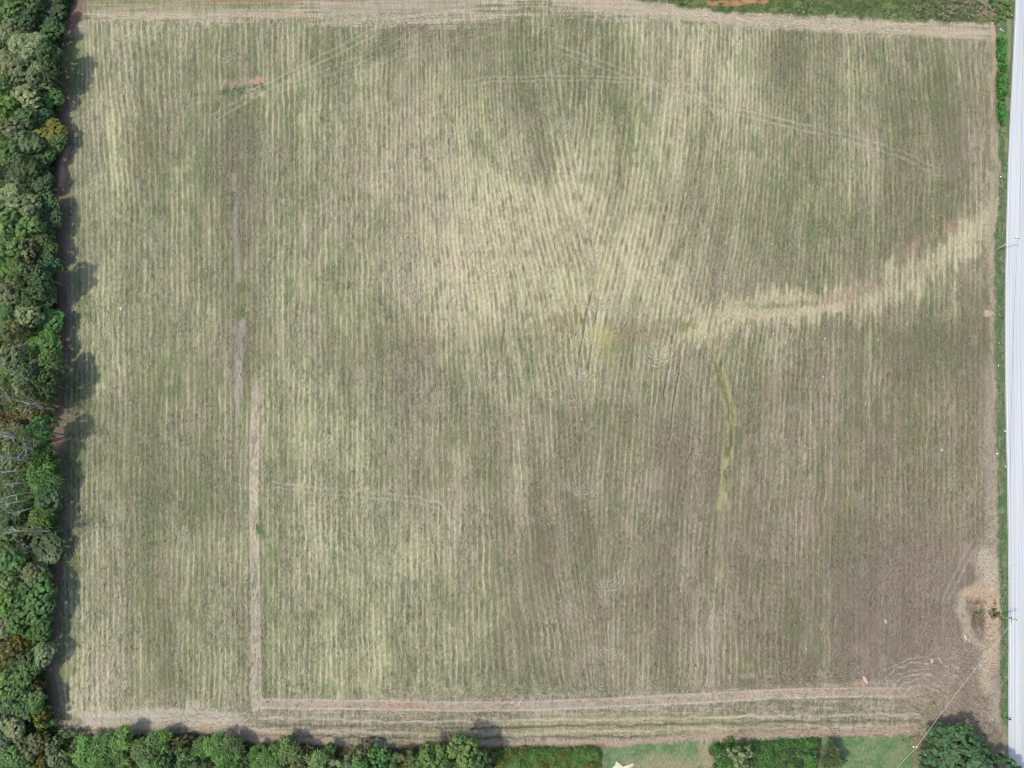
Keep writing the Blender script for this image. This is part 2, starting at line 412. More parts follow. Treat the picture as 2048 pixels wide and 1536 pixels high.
# --- clay patches
paint(blob(492, 164, 48, 10, 90, .8, -.12)*.7, alb(200, 158, 136)); paint(blob(514, 164, 8, 8, 91, .5)*.75, alb(212, 148, 118))
paint(blob(478, 182, 52, 8, 92, .8, -.06)*.6, alb(98, 120, 78)); paint(blob(524, 170, 4, 6, 192, .5)*.8, alb(84, 112, 64))
paint(blob(508, 176, 7, 5, 93)*.7, alb(196, 186, 170)); paint(blob(512, 188, 24, 8, 94, .8)*.6, alb(212, 178, 140))
paint(blob(486, 592, 6, 11, 95, .9)*.55, alb(200, 160, 110)); paint(blob(498, 620, 8, 24, 96, 1.0)*.4, alb(190, 168, 112))
paint(blob(484, 612, 14, 28, 97, 1.1)*.4, alb(96, 128, 62)); paint(blob(488, 572, 20, 10, 98, 1.)*.4, alb(98, 128, 60))
paint(blob(1975, 627, 14, 7, 99, .7)*.9, alb(222, 192, 152)); paint(blob(1726, 1366, 10, 6, 100, .7)*.7, alb(222, 160, 120))
paint(blob(1712, 1368, 9, 6, 101, .8)*.7, alb(214, 150, 112)); paint(blob(1498, 1330, 9, 9, 102, 1.)*.25, alb(208, 162, 112))
paint(blob(1497, 1352, 42, 5, 103, 1.2)*.45*(.3+fl), alb(186, 178, 160)); paint(blob(1640, 1348, 12, 5, 104, .9)*.4, alb(188, 180, 162)); paint(blob(1580, 1346, 16, 4, 105, .9)*.3, alb(184, 178, 164))
for i, (ax, ay) in enumerate(((1255, 1060), (1268, 1170), (1276, 1240), (1137, 820), (1688, 1190), (760, 1200))):
    paint(line_mask([(ax, ay-22), (ax+2, ay+16)], 2.2, 2.5, 1, 106+i)*.3, alb(216, 160, 122))
# --- the damp swale of taller straw
sw = [(2000, 440), (1955, 470), (1900, 505), (1830, 555), (1740, 590), (1640, 606), (1540, 618), (1450, 640), (1400, 662)]
swd = line_mask(sw, 48, 24, 14, 115)
i_ = swd > 0
sws = np.clip(swd*(.32+.80*ridge*rowm+1.1*(fl2-.42)+.6*(fl-.5)), 0, .95)
paint(swd*.40, alb(156, 142, 104)); paint(sws, alb(212, 198, 150))
for sg in ([(1800, 520), (1860, 470), (1905, 455)], [(1690, 600), (1720, 575), (1790, 560), (1840, 540)], [(1985, 440), (1988, 520)], [(1660, 598), (1740, 580)]):
    paint(line_mask(sg, 14, 12, 6, 120)*np.clip((fl2-.34)*3.5, 0, .65), alb(170, 144, 120))
paint(line_mask([(1450, 612), (1540, 600), (1640, 596)], 7, 5, 4, 121)*.6*tex, alb(204, 180, 136))
paint(line_mask([(1490, 614), (1560, 610), (1630, 606)], 6, 5, 6, 122)*.4*tex, alb(110, 118, 60))
paint(line_mask([(1440, 632), (1520, 628), (1600, 622), (1680, 614)], 12, 6, 3, 123)*.75, alb(212, 190, 146))
paint(line_mask([(1330, 694), (1400, 664), (1460, 636)], 38, 18, 10, 124)*np.clip(.12+(fl2-.40)*3+.5*ridge, 0, .8), alb(206, 194, 140))
for bx, by, rx, ry, cc, a in ((1280, 668, 70, 26, (154, 134, 106), .65), (1200, 668, 30, 22, (196, 182, 112), .7), (1215, 700, 26, 28, (168, 162, 104), .6),
                              (1130, 650, 40, 30, (146, 126, 76), .6), (1235, 690, 14, 14, (104, 126, 72), .35), (1375, 650, 22, 12, (120, 130, 62), .6),
                              (1350, 640, 24, 10, (158, 132, 112), .6), (1260, 610, 90, 14, (176, 160, 130), .4), (1100, 690, 34, 24, (150, 130, 104), .35), (1190, 560, 40, 30, (176, 168, 120), .3)):
    paint(blob(bx, by, rx, ry, int(bx+by), .7)*a*(.5+.9*fl2), alb(*cc))
paint(line_mask([(1425, 680), (1438, 730), (1452, 790), (1462, 850), (1460, 900), (1450, 960), (1446, 1010)], 16, 12, 6, 125)*.85*np.clip((fl2-.34)*3+.3*ridge, 0, 1), alb(184, 172, 118))
paint(line_mask([(1432, 730), (1444, 770), (1456, 830), (1461, 870)], 3.0, 6, 7, 126)*.75*np.clip((fl2-.38)*4, 0, 1), alb(98, 98, 60))
paint(line_mask([(1460, 870), (1457, 920), (1450, 980)], 4, 3, 4, 127)*.6*tex, alb(86, 92, 50))
# straggling dark wheel ruts
for k, sg in enumerate(([(1183, 582), (1170, 640), (1160, 705), (1154, 758)], [(1197, 600), (1190, 640)], [(1183, 690), (1176, 740)], [(1366, 680), (1358, 740), (1348, 800), (1338, 880)],
                        [(1346, 672), (1338, 730), (1326, 790)], [(1011, 640), (1003, 700)], [(1526, 648), (1522, 682)], [(1544, 650), (1542, 676)], [(1355, 640), (1350, 665)])):
    m_ = line_mask(sg, 1.8, 1.8, 1.2, 130+k); paint(m_*.7*(.4+fl), alb(78, 70, 50)); Z -= m_*.04
    paint(line_mask([(a+3.0, b) for a, b in sg], 1.2, 1.8, 1.2, 130+k)*.5, alb(206, 186, 160))
paint(line_mask([(1367, 690), (1364, 712)], 3, 2, 1, 140)*.8, alb(222, 202, 180))
# --- turning marks at the seam between the two ways of working: nested loops of raked straw
for k, (cx, cy, r0, a0, a1, am) in enumerate(((1128, 232, 26, 20, 165, .55), (1155, 330, 30, 0, 180, .55), (1186, 492, 32, 10, 170, .7), (1203, 592, 34, -20, 140, .6), (1312, 700, 34, -60, 200, .75),
                                              (1165, 735, 28, 20, 170, .6), (1142, 790, 24, 20, 170, .4), (1162, 958, 36, 20, 170, .6), (1218, 1150, 34, -30, 150, .6), (1217, 1288, 34, 20, 160, .5),
                                              (955, 400, 20, 20, 160, .25), (448, 105, 26, 20, 160, .55), (684, 450, 28, 20, 160, .4), (1462, 690, 24, 190, 340, .7), (990, 862, 22, 0, 360, .3), (560, 310, 24, 90, 240, .3))):
    dx = px-cx; dy = py-cy; d = np.hypot(dx, dy); idx = np.where(d < r0*1.5)[0]
    th = np.degrees(np.arctan2(dy[idx], dx[idx])); th = np.where(th < -90, th+360, th)
    rr = d[idx]+(vn(px[idx]/6, py[idx]/6, 150+k)-.5)*3.5
    m_ = np.zeros(len(px)); ring = .5+.5*np.cos(2*math.pi*rr/6.4)
    m_[idx] = np.clip(ring**1.6*sm(rr, 6, 12)*(1-sm(rr, r0-3, r0+3))*sm(th, a0-8, a0+14)*(1-sm(th, a1-14, a1+8)), 0, 1)
    paint(m_*am*.9*np.clip(.1+1.3*fl, 0, 1), alb(212, 198, 166)); Z += m_*.02
    n_ = np.zeros(len(px)); n_[idx] = np.clip((1-ring)**2*sm(rr, 6, 12)*(1-sm(rr, r0-3, r0+3))*sm(th, a0-8, a0+14)*(1-sm(th, a1-14, a1+8)), 0, 1)
    paint(n_*am*.3, alb(108, 100, 78))
# --- wheel tracks
def track(pts, gap, w, am, col, seed):
    p = np.array(pts, float); d = np.gradient(p, axis=0); n = np.stack([-d[:, 1], d[:, 0]], 1); n /= np.linalg.norm(n, axis=1)[:, None]
    for sgn in (-1, 1):
        q = [tuple(v) for v in p+n*gap/2*sgn]
        paint(line_mask(q, w, 2.2, 1.5, seed)*am*(.4+.9*fl), alb(*col))
track([(1110, 96), (1180, 120), (1260, 150), (1340, 190), (1440, 216), (1540, 238), (1640, 262), (1740, 288), (1800, 308), (1880, 345)], 12, 2.0, .36, (206, 190, 164), 170)
track([(1440, 216), (1540, 238), (1640, 262)], 12, 2.0, .22, (210, 190, 164), 171)
track([(430, 235), (520, 182), (600, 140), (700, 88), (790, 44), (900, 28), (1040, 22)], 13, 2.2, .42, (208, 194, 156), 172)
track([(560, 178), (700, 128), (800, 84), (860, 48)], 12, 2.0, .35, (204, 190, 150), 173)
track([(610, 190), (720, 150), (850, 96), (1000, 60)], 10, 2.0, .22, (200, 186, 150), 174)
track([(545, 968), (640, 982), (740, 990), (830, 998), (880, 1012), (908, 1040)], 11, 2.2, .5, (206, 192, 158), 175)
track([(930, 166), (1000, 158), (1140, 156), (1290, 160), (1380, 196)], 9, 2.0, .4, (200, 188, 156), 176)
paint(line_mask([(770, 66), (810, 58), (850, 56)], 14, 8, 4, 177)*.5, alb(132, 104, 88))
paint(line_mask([(765, 70), (790, 90), (740, 110)], 20, 10, 4, 178)*.4, alb(96, 104, 66))
paint(blob(290, 300, 60, 60, 179, .8)*.35, alb(122, 110, 76))
# --- swirl of raked brush in the south-east corner, mauve bare ground
paint(blob(1800, 1230, 190, 170, 180, .35)*.42, alb(140, 124, 112)); paint(blob(1900, 1360, 110, 120, 181, .4)*.5, alb(156, 136, 118))
for k, r_ in enumerate((38, 52, 64, 78, 92, 104)):
    dx = px-1842; dy = (py-1400)*1.25; d = np.hypot(dx, dy)+(vn(px/14, py/14, 190+k)-.5)*12; th = np.degrees(np.arctan2(-dy, dx))
    m_ = np.clip((1-sm(np.abs(d-r_), .8, 2.6))*sm(th, 15, 50)*(1-sm(th, 120, 168)), 0, 1)
    paint(m_*(.6 if k % 2 else .8)*np.clip((fl2-.25)*2.5, 0, 1)*(.3+fl), alb(212, 196, 176)); m2 = np.clip((1-sm(np.abs(d-r_-5), 1, 3))*sm(th, 15, 50)*(1-sm(th, 120, 168)), 0, 1); paint(m2*.3*fl2, alb(106, 96, 84))
for k in range(16):
    ax = 1780+k*9; ay = 1368+(k % 5)*11
    paint(line_mask([(ax, ay), (ax+26, ay+20), (ax+48, ay+44)], 1.8, 2.0, 2.5, 200+k)*.4*(.3+fl), alb((198, 96)[k % 2], (178, 90)[k % 2], (150, 74)[k % 2]))
track([(1890, 1200), (1915, 1150), (1935, 1110), (1958, 1075)], 12, 3, .4, (184, 172, 156), 220)
roadx0 = piece(py, [(-200, 2040), (0, 2032), (150, 2026), (300, 2018), (480, 2013), (640, 2011), (800, 2012), (1000, 2017), (1200, 2019), (1536, 2018), (2200, 2012)])
# --- east edge: worn strip, then the pit of bare earth
ex = piece(py, [(0, 1992), (60, 1986), (110, 1990), (200, 1988), (270, 1992), (330, 1996), (420, 1990), (520, 1984), (620, 1986), (800, 1990), (1000, 1992), (1200, 1996), (1450, 2000), (1536, 1996)])
ex = ex+(vn(py/9, py*0, 420)-.5)*5+(vn(py/28, py*0, 421)-.5)*5
em = np.exp(-((px-ex+3)/5.5)**2)*sm(py, 50, 70)*(1-sm(py, 1440, 1470))
paint(em*np.clip(-.2+1.5*fbm(px/5, py/22, 225, 3), 0, .9), alb(186, 162, 136))
paint(np.exp(-((px-ex+13)/9)**2)*sm(py, 700, 760)*(1-sm(py, 1430, 1470))*(.25+.6*fbm(px/4, py/40, 226, 3)), alb(184, 166, 144))
paint(em*(1-sm(py, 180, 300))*.5*fbm(px/5, py/16, 325, 3), alb(204, 150, 122))
paint(line_mask([(1968, 1120), (1978, 1150), (1976, 1180)], 26, 18, 6, 227)*.9, alb(200, 180, 150))
paint(line_mask([(1938, 1190), (1962, 1176), (1985, 1200), (1988, 1260), (1984, 1320)], 18, 14, 6, 228)*.95, alb(200, 166, 134))
paint(line_mask([(1925, 1195), (1920, 1220), (1940, 1270), (1965, 1300), (1975, 1380)], 10, 12, 6, 229)*.8, alb(196, 174, 142))
pit = np.maximum.reduce([blob(1957, 1234, 13, 22, 230, .5, .2), blob(1955, 1203, 16, 5, 231, .6), blob(1988, 1226, 9, 12, 232, .6), blob(1992, 1206, 3.5, 8, 233, .4), blob(1963, 1246, 10, 8, 237, .4)])
paint(pit*.65, alb(124, 94, 70)); Z -= pit*.55
paint(blob(1950, 1196, 30, 5, 234, .7)*.5, alb(150, 112, 86)); paint(blob(1958, 1214, 26, 6, 235, .6)*.55, alb(196, 166, 140))
paint(blob(1996, 52, 13, 12, 236, .5)*.8, alb(150, 112, 98)); paint(blob(1986, 62, 7, 22, 238, .5)*.8, alb(216, 164, 138)); paint(blob(2010, 70, 8, 5, 239, .5)*.7, alb(190, 128, 96))
Z -= blob(1998, 46, 9, 8, 240, .3)*.6
# verge grass to the road
ve = sm(px, ex+2, ex+7)
paint(ve, alb(98, 124, 82)); vk = fbm(px/4, py/30, 241, 3)
paint(ve*np.clip((vk-.45)*4, 0, .6), alb(86, 122, 68)); paint(ve*np.clip((.44-vk)*4, 0, .6), alb(120, 132, 96))
paint(line_mask([(2014, 0), (2018, 60), (2014, 150), (2010, 240), (2012, 300)], 4, 4, 2, 242)*.5, alb(172, 160, 116))
paint(ve*sm(py, 1440, 1475), alb(160, 148, 116))
paint(ve*np.clip((fbm(px/5, py/12, 520, 3)-.56)*7, 0, .6), alb(148, 146, 110)); paint(ve*np.exp(-((px-roadx0+2)/2.5)**2)*.6*fbm(px/3, py/8, 521, 2), alb(160, 154, 132))
# --- south: lawns, sand, drive
ys = piece(px, [(100, 1462), (180, 1466), (300, 1470), (400, 1462), (520, 1488), (640, 1486), (760, 1496), (880, 1480), (960, 1494), (1000, 1498), (1200, 1496), (1290, 1488), (1400, 1484), (1640, 1474), (1840, 1470), (1850, 1480), (2000, 1500)])+(vn(px/11, px*0, 250)-.5)*7
so = sm(py, ys-3, ys+5)
lawn = so*sm(px, 1200, 1215)
paint(so*(1-sm(px, 1000, 1200)), alb(84, 76, 54))
gl = fbm(px/22, py/14, 251, 4)
paint(lawn, alb(104, 136, 84)); paint(lawn*np.clip((gl-.5)*4, 0, .6), alb(92, 126, 76)); paint(lawn*np.clip((.49-gl)*6, 0, .5), alb(140, 148, 104)); paint(lawn*np.clip((fbm(px/4, py/3, 512, 3)-.5)*3, 0, .5), alb(140, 152, 116)); paint(lawn*blob(1330, 1524, 75, 18, 513, .7)*.6, alb(160, 150, 114))
paint(so*blob(1340, 1532, 60, 12, 252, .5)*.6, alb(164, 150, 112)); paint(so*line_mask([(1405, 1490), (1420, 1545)], 16, 8, 3, 253)*.8, alb(172, 154, 120))
paint(so*line_mask([(1636, 1478), (1634, 1545)], 12, 6, 2, 254)*.8, alb(132, 118, 88))
paint(so*line_mask([(1838, 1470), (1842, 1550)], 22, 10, 4, 255)*.8, alb(150, 132, 102)); paint(so*sm(px, 1850, 1880), alb(160, 144, 112))
paint(so*line_mask([(1780, 1560), (1800, 1500)], 20, 12, 4, 256)*.3, alb(150, 146, 106))
# --- country outside the picture
far = 1-inner.astype(float)
fn = fbm(X/90, Y/90, 260, 3)
C = np.where((far > 0)[:, None], (alb(120, 124, 84)*(1-fn[:, None])+alb(90, 104, 62)*fn[:, None]), C)
# natural small-scale variation of the litter
C *= (1+(speck-.5)*.16)[:, None]
C = np.clip(C, .012, .8)
Z = np.where(inner, Z, 0)
roadx = piece(py, [(-200, 2040), (0, 2032), (150, 2026), (300, 2018), (480, 2013), (640, 2011), (800, 2012), (1000, 2017), (1200, 2019), (1536, 2018), (2200, 2012)])
Z = np.where(px > roadx-3, -.12, Z)
V = np.stack([X, Y, Z], 1)
nx, ny = len(GX), len(GY)
ii = (np.arange(ny-1)[:, None]*nx+np.arange(nx-1)[None, :]).ravel()
Fq = np.stack([ii, ii+1, ii+1+nx, ii+nx], 1)
gm, nt, b = new_mat('mown_field_ground')
at = nt.nodes.new('ShaderNodeAttribute'); at.attribute_name = 'tint'
tc = nt.nodes.new('ShaderNodeTexCoord')
mp = nt.nodes.new('ShaderNodeMapping'); mp.inputs['Scale'].default_value = (1.7, .30, 1.0)
nz = nt.nodes.new('ShaderNodeTexNoise'); nz.inputs['Scale'].default_value = 3.2; nz.inputs['Detail'].default_value = 4; nz.inputs['Roughness'].default_value = .7
nz.inputs['Distortion'].default_value = .4
nt.links.new(tc.outputs['Object'], mp.inputs[0]); nt.links.new(mp.outputs[0], nz.inputs['Vector'])
mr = nt.nodes.new('ShaderNodeMapRange'); mr.inputs['From Min'].default_value = .3; mr.inputs['From Max'].default_value = .7
mr.inputs['To Min'].default_value = .60; mr.inputs['To Max'].default_value = 1.40
nt.links.new(nz.outputs['Fac'], mr.inputs[0])
mu = nt.nodes.new('ShaderNodeVectorMath'); mu.operation = 'SCALE'
nt.links.new(at.outputs['Color'], mu.inputs[0]); nt.links.new(mr.outputs[0], mu.inputs['Scale'])
nt.links.new(mu.outputs[0], b.inputs['Base Color']); b.inputs['Roughness'].default_value = .95; b.inputs['Specular IOR Level'].default_value = .05
bp = nt.nodes.new('ShaderNodeBump'); bp.inputs['Strength'].default_value = .4; bp.inputs['Distance'].default_value = .10
nt.links.new(nz.outputs['Fac'], bp.inputs['Height']); nt.links.new(bp.outputs[0], b.inputs['Normal'])
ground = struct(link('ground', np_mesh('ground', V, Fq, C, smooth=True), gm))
ROWM = rowm.reshape(ny, nx)
GC = C.reshape(ny, nx, 3); GZ = Z.reshape(ny, nx)
def ground_sample(x, y):
    i = np.clip(np.searchsorted(GX, x), 0, nx-1); j = np.clip(np.searchsorted(GY, y), 0, ny-1)
    return GC[j, i], GZ[j, i]


# ================================================================== THE ROAD
def edge_pts(off_m):
    pts = []
    for py_ in list(range(-300, 1760, 40)):
        ex_ = float(piece(np.array([py_]), [(-300, 2046), (0, 2032), (150, 2026), (300, 2018), (480, 2013), (640, 2011), (800, 2012), (1000, 2017), (1200, 2019), (1536, 2018), (1760, 2014)])[0])
        x, y = G(ex_, py_); pts.append((x, y))
    p = np.array(pts); 
    # smooth
    for _ in range(6): p[1:-1] = (p[:-2]+p[1:-1]*2+p[2:])/4
    a = p[0]+(p[0]-p[1])/np.linalg.norm(p[0]-p[1])*900; z = p[-1]+(p[-1]-p[-2])/np.linalg.norm(p[-1]-p[-2])*900
    p = np.vstack([a, p, z])
    d = np.gradient(p, axis=0); n = np.stack([-d[:, 1], d[:, 0]], 1); n /= np.linalg.norm(n, axis=1)[:, None]
    if n[5, 0] < 0: n = -n
    return p+n*off_m
def ribbon(name, o0, o1, z, mat, ncol=2, thick=None, wob=0):
    cols = [edge_pts(o0+(o1-o0)*k/(ncol-1)) for k in range(ncol)]
    n = len(cols[0])
    V = []; uv = []
    L = np.concatenate([[0], np.cumsum(np.linalg.norm(np.diff(cols[0], axis=0), axis=1))])
    for k in range(ncol):
        for i in range(n):
            w = (float(vn(np.array([L[i]/3.1]), np.array([.5]), 5)[0])-.5)*wob if k == 0 else 0
            V.append((cols[k][i][0]+w, cols[k][i][1], z)); uv.append((o0+(o1-o0)*k/(ncol-1), L[i]))
    Fc = [(k*n+i, (k+1)*n+i, (k+1)*n+i+1, k*n+i+1) for k in range(ncol-1) for i in range(n-1)]
    if thick:
        m = len(V)
        for i in range(n): V.append((cols[0][i][0], cols[0][i][1], z-thick)); uv.append((o0, L[i]))
        Fc += [(i, i+1, m+i+1, m+i) for i in range(n-1)]
        m = len(V)
        for i in range(n): V.append((cols[-1][i][0], cols[-1][i][1], z-thick)); uv.append((o1, L[i]))
        b0 = (ncol-1)*n; Fc += [(b0+i, m+i, m+i+1, b0+i+1) for i in range(n-1)]
    me = bpy.data.meshes.new(name); me.from_pydata(V, [], Fc)
    ul = me.uv_layers.new(name='UVMap')
    for lp in me.loops: ul.data[lp.index].uv = uv[lp.vertex_index]
    me.update()
    return struct(link(name, me, mat))
rm, nt, b = new_mat('worn_pale_asphalt')
uvn = nt.nodes.new('ShaderNodeUVMap'); mp = nt.nodes.new('ShaderNodeMapping'); mp.inputs['Scale'].default_value = (2.2, .012, 1)
n1 = nt.nodes.new('ShaderNodeTexNoise'); n1.inputs['Scale'].default_value = 1.0; n1.inputs['Detail'].default_value = 4
nt.links.new(uvn.outputs[0], mp.inputs[0]); nt.links.new(mp.outputs[0], n1.inputs['Vector'])
n2 = nt.nodes.new('ShaderNodeTexNoise'); n2.inputs['Scale'].default_value = 1.6; n2.inputs['Detail'].default_value = 6
nt.links.new(uvn.outputs[0], n2.inputs['Vector'])
r1 = nt.nodes.new('ShaderNodeValToRGB'); r1.color_ramp.elements[0].position = .36; r1.color_ramp.elements[1].position = .62
r1.color_ramp.elements[0].color = (.43, .455, .465, 1); r1.color_ramp.elements[1].color = (.56, .585, .58, 1)
nt.links.new(n1.outputs['Fac'], r1.inputs[0])
m2 = nt.nodes.new('ShaderNodeMapRange'); m2.inputs['To Min'].default_value = .9; m2.inputs['To Max'].default_value = 1.1; nt.links.new(n2.outputs['Fac'], m2.inputs[0])
sc_ = nt.nodes.new('ShaderNodeVectorMath'); sc_.operation = 'SCALE'; nt.links.new(r1.outputs[0], sc_.inputs[0]); nt.links.new(m2.outputs[0], sc_.inputs['Scale'])
nt.links.new(sc_.outputs[0], b.inputs['Base Color']); b.inputs['Roughness'].default_value = .85
road = ribbon('road', 0, 6.3, .06, rm, 8, .2, .25)
ribbon('shoulder_gravel', -.25, -.001, .025, simple_mat('edge_gravel', (.40, .39, .36), nscale=4), 2, .1, .35)
wl_m = simple_mat('worn_white_paint', (.66, .67, .69), nscale=1.5, namt=.12)
yl_m = simple_mat('worn_yellow_paint', (.60, .52, .42), nscale=1.2, namt=.18)
ribbon('edge_line', .18, .32, .064, wl_m)
ribbon('centre_line', 2.93, 3.03, .064, yl_m)
ribbon('centre_line', 3.13, 3.23, .064, yl_m)
ribbon('edge_line', 5.98, 6.12, .064, wl_m)
bed = ribbon('road_verge', 6.301, 40, .0, simple_mat('far_verge_grass', (.12, .17, .07), nscale=.6, namt=.4), 6)

# ================================================================== LOOSE STRAW AND GRASS ON THE FIELD (cannot be counted)
def inside(poly, x, y):
    r = np.zeros(len(x), bool); n = len(poly); j = n-1
    for i in range(n):
        xi, yi = poly[i]; xj, yj = poly[j]
        c = ((yi > y) != (yj > y)) & (x < (xj-xi)*(y-yi)/((yj-yi)+1e-12)+xi)
        r ^= c; j = i
    return r
def strips(x, y, z, ang, length, width, bend, lift):
    """flat bent strips, three cross-sections each"""
    n = len(x); V = np.zeros((n, 6, 3))
    for k, t in enumerate((-.5, 0, .5)):
        a = ang+bend*t
        cx = x+np.cos(ang)*length*t+np.sin(-ang)*bend*length*.25*(4*t*t); cy = y+np.sin(ang)*length*t+np.cos(ang)*bend*length*.25*(4*t*t)
        nx_, ny_ = -np.sin(a), np.cos(a)
        w = width*(.5 if k == 1 else .3)
        V[:, k*2, 0] = cx-nx_*w; V[:, k*2, 1] = cy-ny_*w; V[:, k*2+1, 0] = cx+nx_*w; V[:, k*2+1, 1] = cy+ny_*w
        V[:, k*2, 2] = z+.02+(lift if k == 1 else 0); V[:, k*2+1, 2] = z+.05+(lift if k == 1 else 0)
    b_ = np.arange(n)[:, None]*6
    Fc = np.concatenate([b_+np.array([0, 2, 3, 1]), b_+np.array([2, 4, 5, 3])])
    return V.reshape(-1, 3), Fc
rg = np.random.default_rng(11)
N = 420000
sx = rg.uniform(-176, 150, N); sy = rg.uniform(-58, 186, N)
spx, spy = P(sx, sy)
xl = piece(spy, [(0, 172), (120, 150), (400, 138), (1000, 126), (1400, 118)])
ok = (spx > xl) & (spx < 1990) & (spy > 6) & (spy < 1478) & (fbm(spx/60, spy/80, 300, 3) > .36+.18*rg.random(N))
ii_ = np.clip(np.searchsorted(GX, sx), 0, nx-1); jj_ = np.clip(np.searchsorted(GY, sy), 0, ny-1)
sx, sy = sx[ok], sy[ok]; ii_, jj_ = ii_[ok], jj_[ok]; n = len(sx)
gcol = GC[jj_, ii_]; gz = GZ[jj_, ii_]
ang = np.where(rg.random(n) < .72, math.pi/2+rg.normal(0, .28, n), rg.uniform(0, math.pi, n))
hl_ = ROWM[jj_, ii_] < .5
ang = np.where(hl_, rg.normal(0, .4, n), ang)
Vs, Fs = strips(sx, sy, gz, ang, rg.uniform(.4, 1.1, n), rg.uniform(.06, .15, n), rg.normal(0, .8, n), rg.uniform(.0, .05, n))
pal = np.stack([alb(212, 202, 172), alb(196, 182, 152), alb(222, 216, 200), alb(92, 104, 66), alb(84, 78, 62), alb(178, 160, 138)])
pk = rg.choice(6, n, p=[.29, .23, .10, .12, .11, .15])
fac = np.array([1.45, 1.25, 1.7, .60, .52, 1.1])[pk]*rg.uniform(.9, 1.1, n)
sc = (gcol*fac[:, None])*.72+pal[pk]*.28
stm_mat, nt, b = new_mat('straw_and_stems'); at = nt.nodes.new('ShaderNodeAttribute'); at.attribute_name = 'tint'
nt.links.new(at.outputs['Color'], b.inputs['Base Color']); b.inputs['Roughness'].default_value = .85; b.inputs['Specular IOR Level'].default_value = .1
o = link('straw_litter', np_mesh('straw_litter', Vs, Fs, np.repeat(sc, 6, axis=0)), stm_mat)
tag(o, 'loose cut straw and grass stems lying over the mown field', 'straw', kind='stuff')

def tufts(name, poly_px, dens, hgt, cols, label, cat, seed, wid=.09, blades=5, zfun=None):
    """upright grass or weed blades over a patch outlined on the ground"""
    r = np.random.default_rng(seed)
    pw = [G(a, b_) for a, b_ in poly_px]
    xs = [p[0] for p in pw]; ys_ = [p[1] for p in pw]
    A = (max(xs)-min(xs))*(max(ys_)-min(ys_)); n = int(A*dens)
    x = r.uniform(min(xs), max(xs), n); y = r.uniform(min(ys_), max(ys_), n)
    k = inside(pw, x, y) & (fbm(x/2.2, y/2.2, seed, 3) > .38); x, y = x[k], y[k]; n = len(x)
    _, gz = ground_sample(x, y)
    hh = hgt*(.5+r.random(n))*(.5+fbm(x/3, y/3, seed+4, 2))
    X0 = np.repeat(x, blades); Y0 = np.repeat(y, blades); H0 = np.repeat(hh, blades)*(.6+.6*r.random(n*blades)); Z0 = np.repeat(gz, blades)
    m = len(X0); a = r.uniform(0, 2*math.pi, m); lean = r.uniform(.3, 1.1, m)*H0
    dx, dy = np.cos(a), np.sin(a); w = wid*(.6+.8*r.random(m))
    bx = X0+dx*.08; by = Y0+dy*.08
    V = np.zeros((m, 6, 3))
    for q, (t, zz, ww) in enumerate(((0, 0, .8), (.45, .75, 1.0), (1.0, .9, .25))):
        cx = bx+dx*lean*t; cy = by+dy*lean*t
        V[:, q*2, 0] = cx+dy*w*ww; V[:, q*2, 1] = cy-dx*w*ww; V[:, q*2+1, 0] = cx-dy*w*ww; V[:, q*2+1, 1] = cy+dx*w*ww
        V[:, q*2, 2] = V[:, q*2+1, 2] = Z0+H0*zz-.02
    b_ = np.arange(m)[:, None]*6
    Fc = np.concatenate([b_+np.array([0, 2, 3, 1]), b_+np.array([2, 4, 5, 3])])
    cc = np.stack([np.asarray(c) for c in cols]); pick = r.integers(0, len(cc), n); col = np.repeat(cc[pick], blades, axis=0)*(.75+.5*r.random((m, 1)))
    o = link(name, np_mesh(name, V.reshape(-1, 3), Fc, np.repeat(col, 6, axis=0)), stm_mat)
    tag(o, label, cat, kind='stuff'); return o
gA, gB, gC, gD = alb(94, 128, 76), alb(116, 144, 92), alb(82, 108, 68), alb(150, 154, 108)
tufts('verge_grass', [(1994, 100), (2012, 60), (2018, 150), (2011, 300), (2009, 480), (2006, 640), (2007, 800), (2011, 1000), (2014, 1200), (2014, 1440), (2000, 1440), (1998, 1200), (1994, 1000), (1992, 800), (1990, 640), (1989, 500), (1999, 330)], 1.5, .22, [gA, gB, gC], 'short green grass on the verge between field and road', 'grass', 21)
tufts('verge_weeds', [(1993, 78), (2006, 78), (2010, 150), (2008, 220), (2000, 270), (1994, 200), (1992, 130)], 7, .8, [alb(78, 168, 60), alb(92, 150, 56), gC], 'tall bright green weeds in the ditch by the road', 'weeds', 22, .14, 7)
tufts('verge_weeds', [(1978, -8), (2022, -8), (2020, 40), (2000, 40), (1985, 46), (1974, 30)], 5, .8, [alb(92, 150, 62), gA, gD], 'bushy green weeds at the top of the verge beside the red soil hole', 'weeds', 23, .14, 7)
tufts('weedy_grass', [(1820, -6), (1960, -6), (1975, 40), (1900, 42), (1830, 36)], 3.5, .6, [gA, gC, gD, alb(150, 138, 116)], 'rough leafy weeds beyond the field corner', 'weeds', 24, .16, 6)
tufts('rough_grass', [(1240, -8), (1830, -8), (1830, 38), (1600, 32), (1480, 26), (1400, 18)], 1.8, .3, [gC, alb(112, 128, 66), gD], 'rough green grass strip beyond the top headland', 'grass', 25, .12, 5)
tufts('pit_reeds', [(1945, 1220), (1962, 1218), (1968, 1234), (1950, 1240)], 2.5, .7, [alb(120, 128, 72), alb(150, 150, 96), alb(92, 104, 60)], 'tuft of yellow green reeds in the bare earth pit', 'reeds', 26, .08, 9)
tufts('pole_grass', [(1984, 1218), (2000, 1224), (2003, 1238), (1990, 1238)], 3.0, .6, [alb(88, 108, 62), alb(110, 126, 72)], 'green grass grown up round the foot of the wooden pole', 'grass', 27, .09, 8)
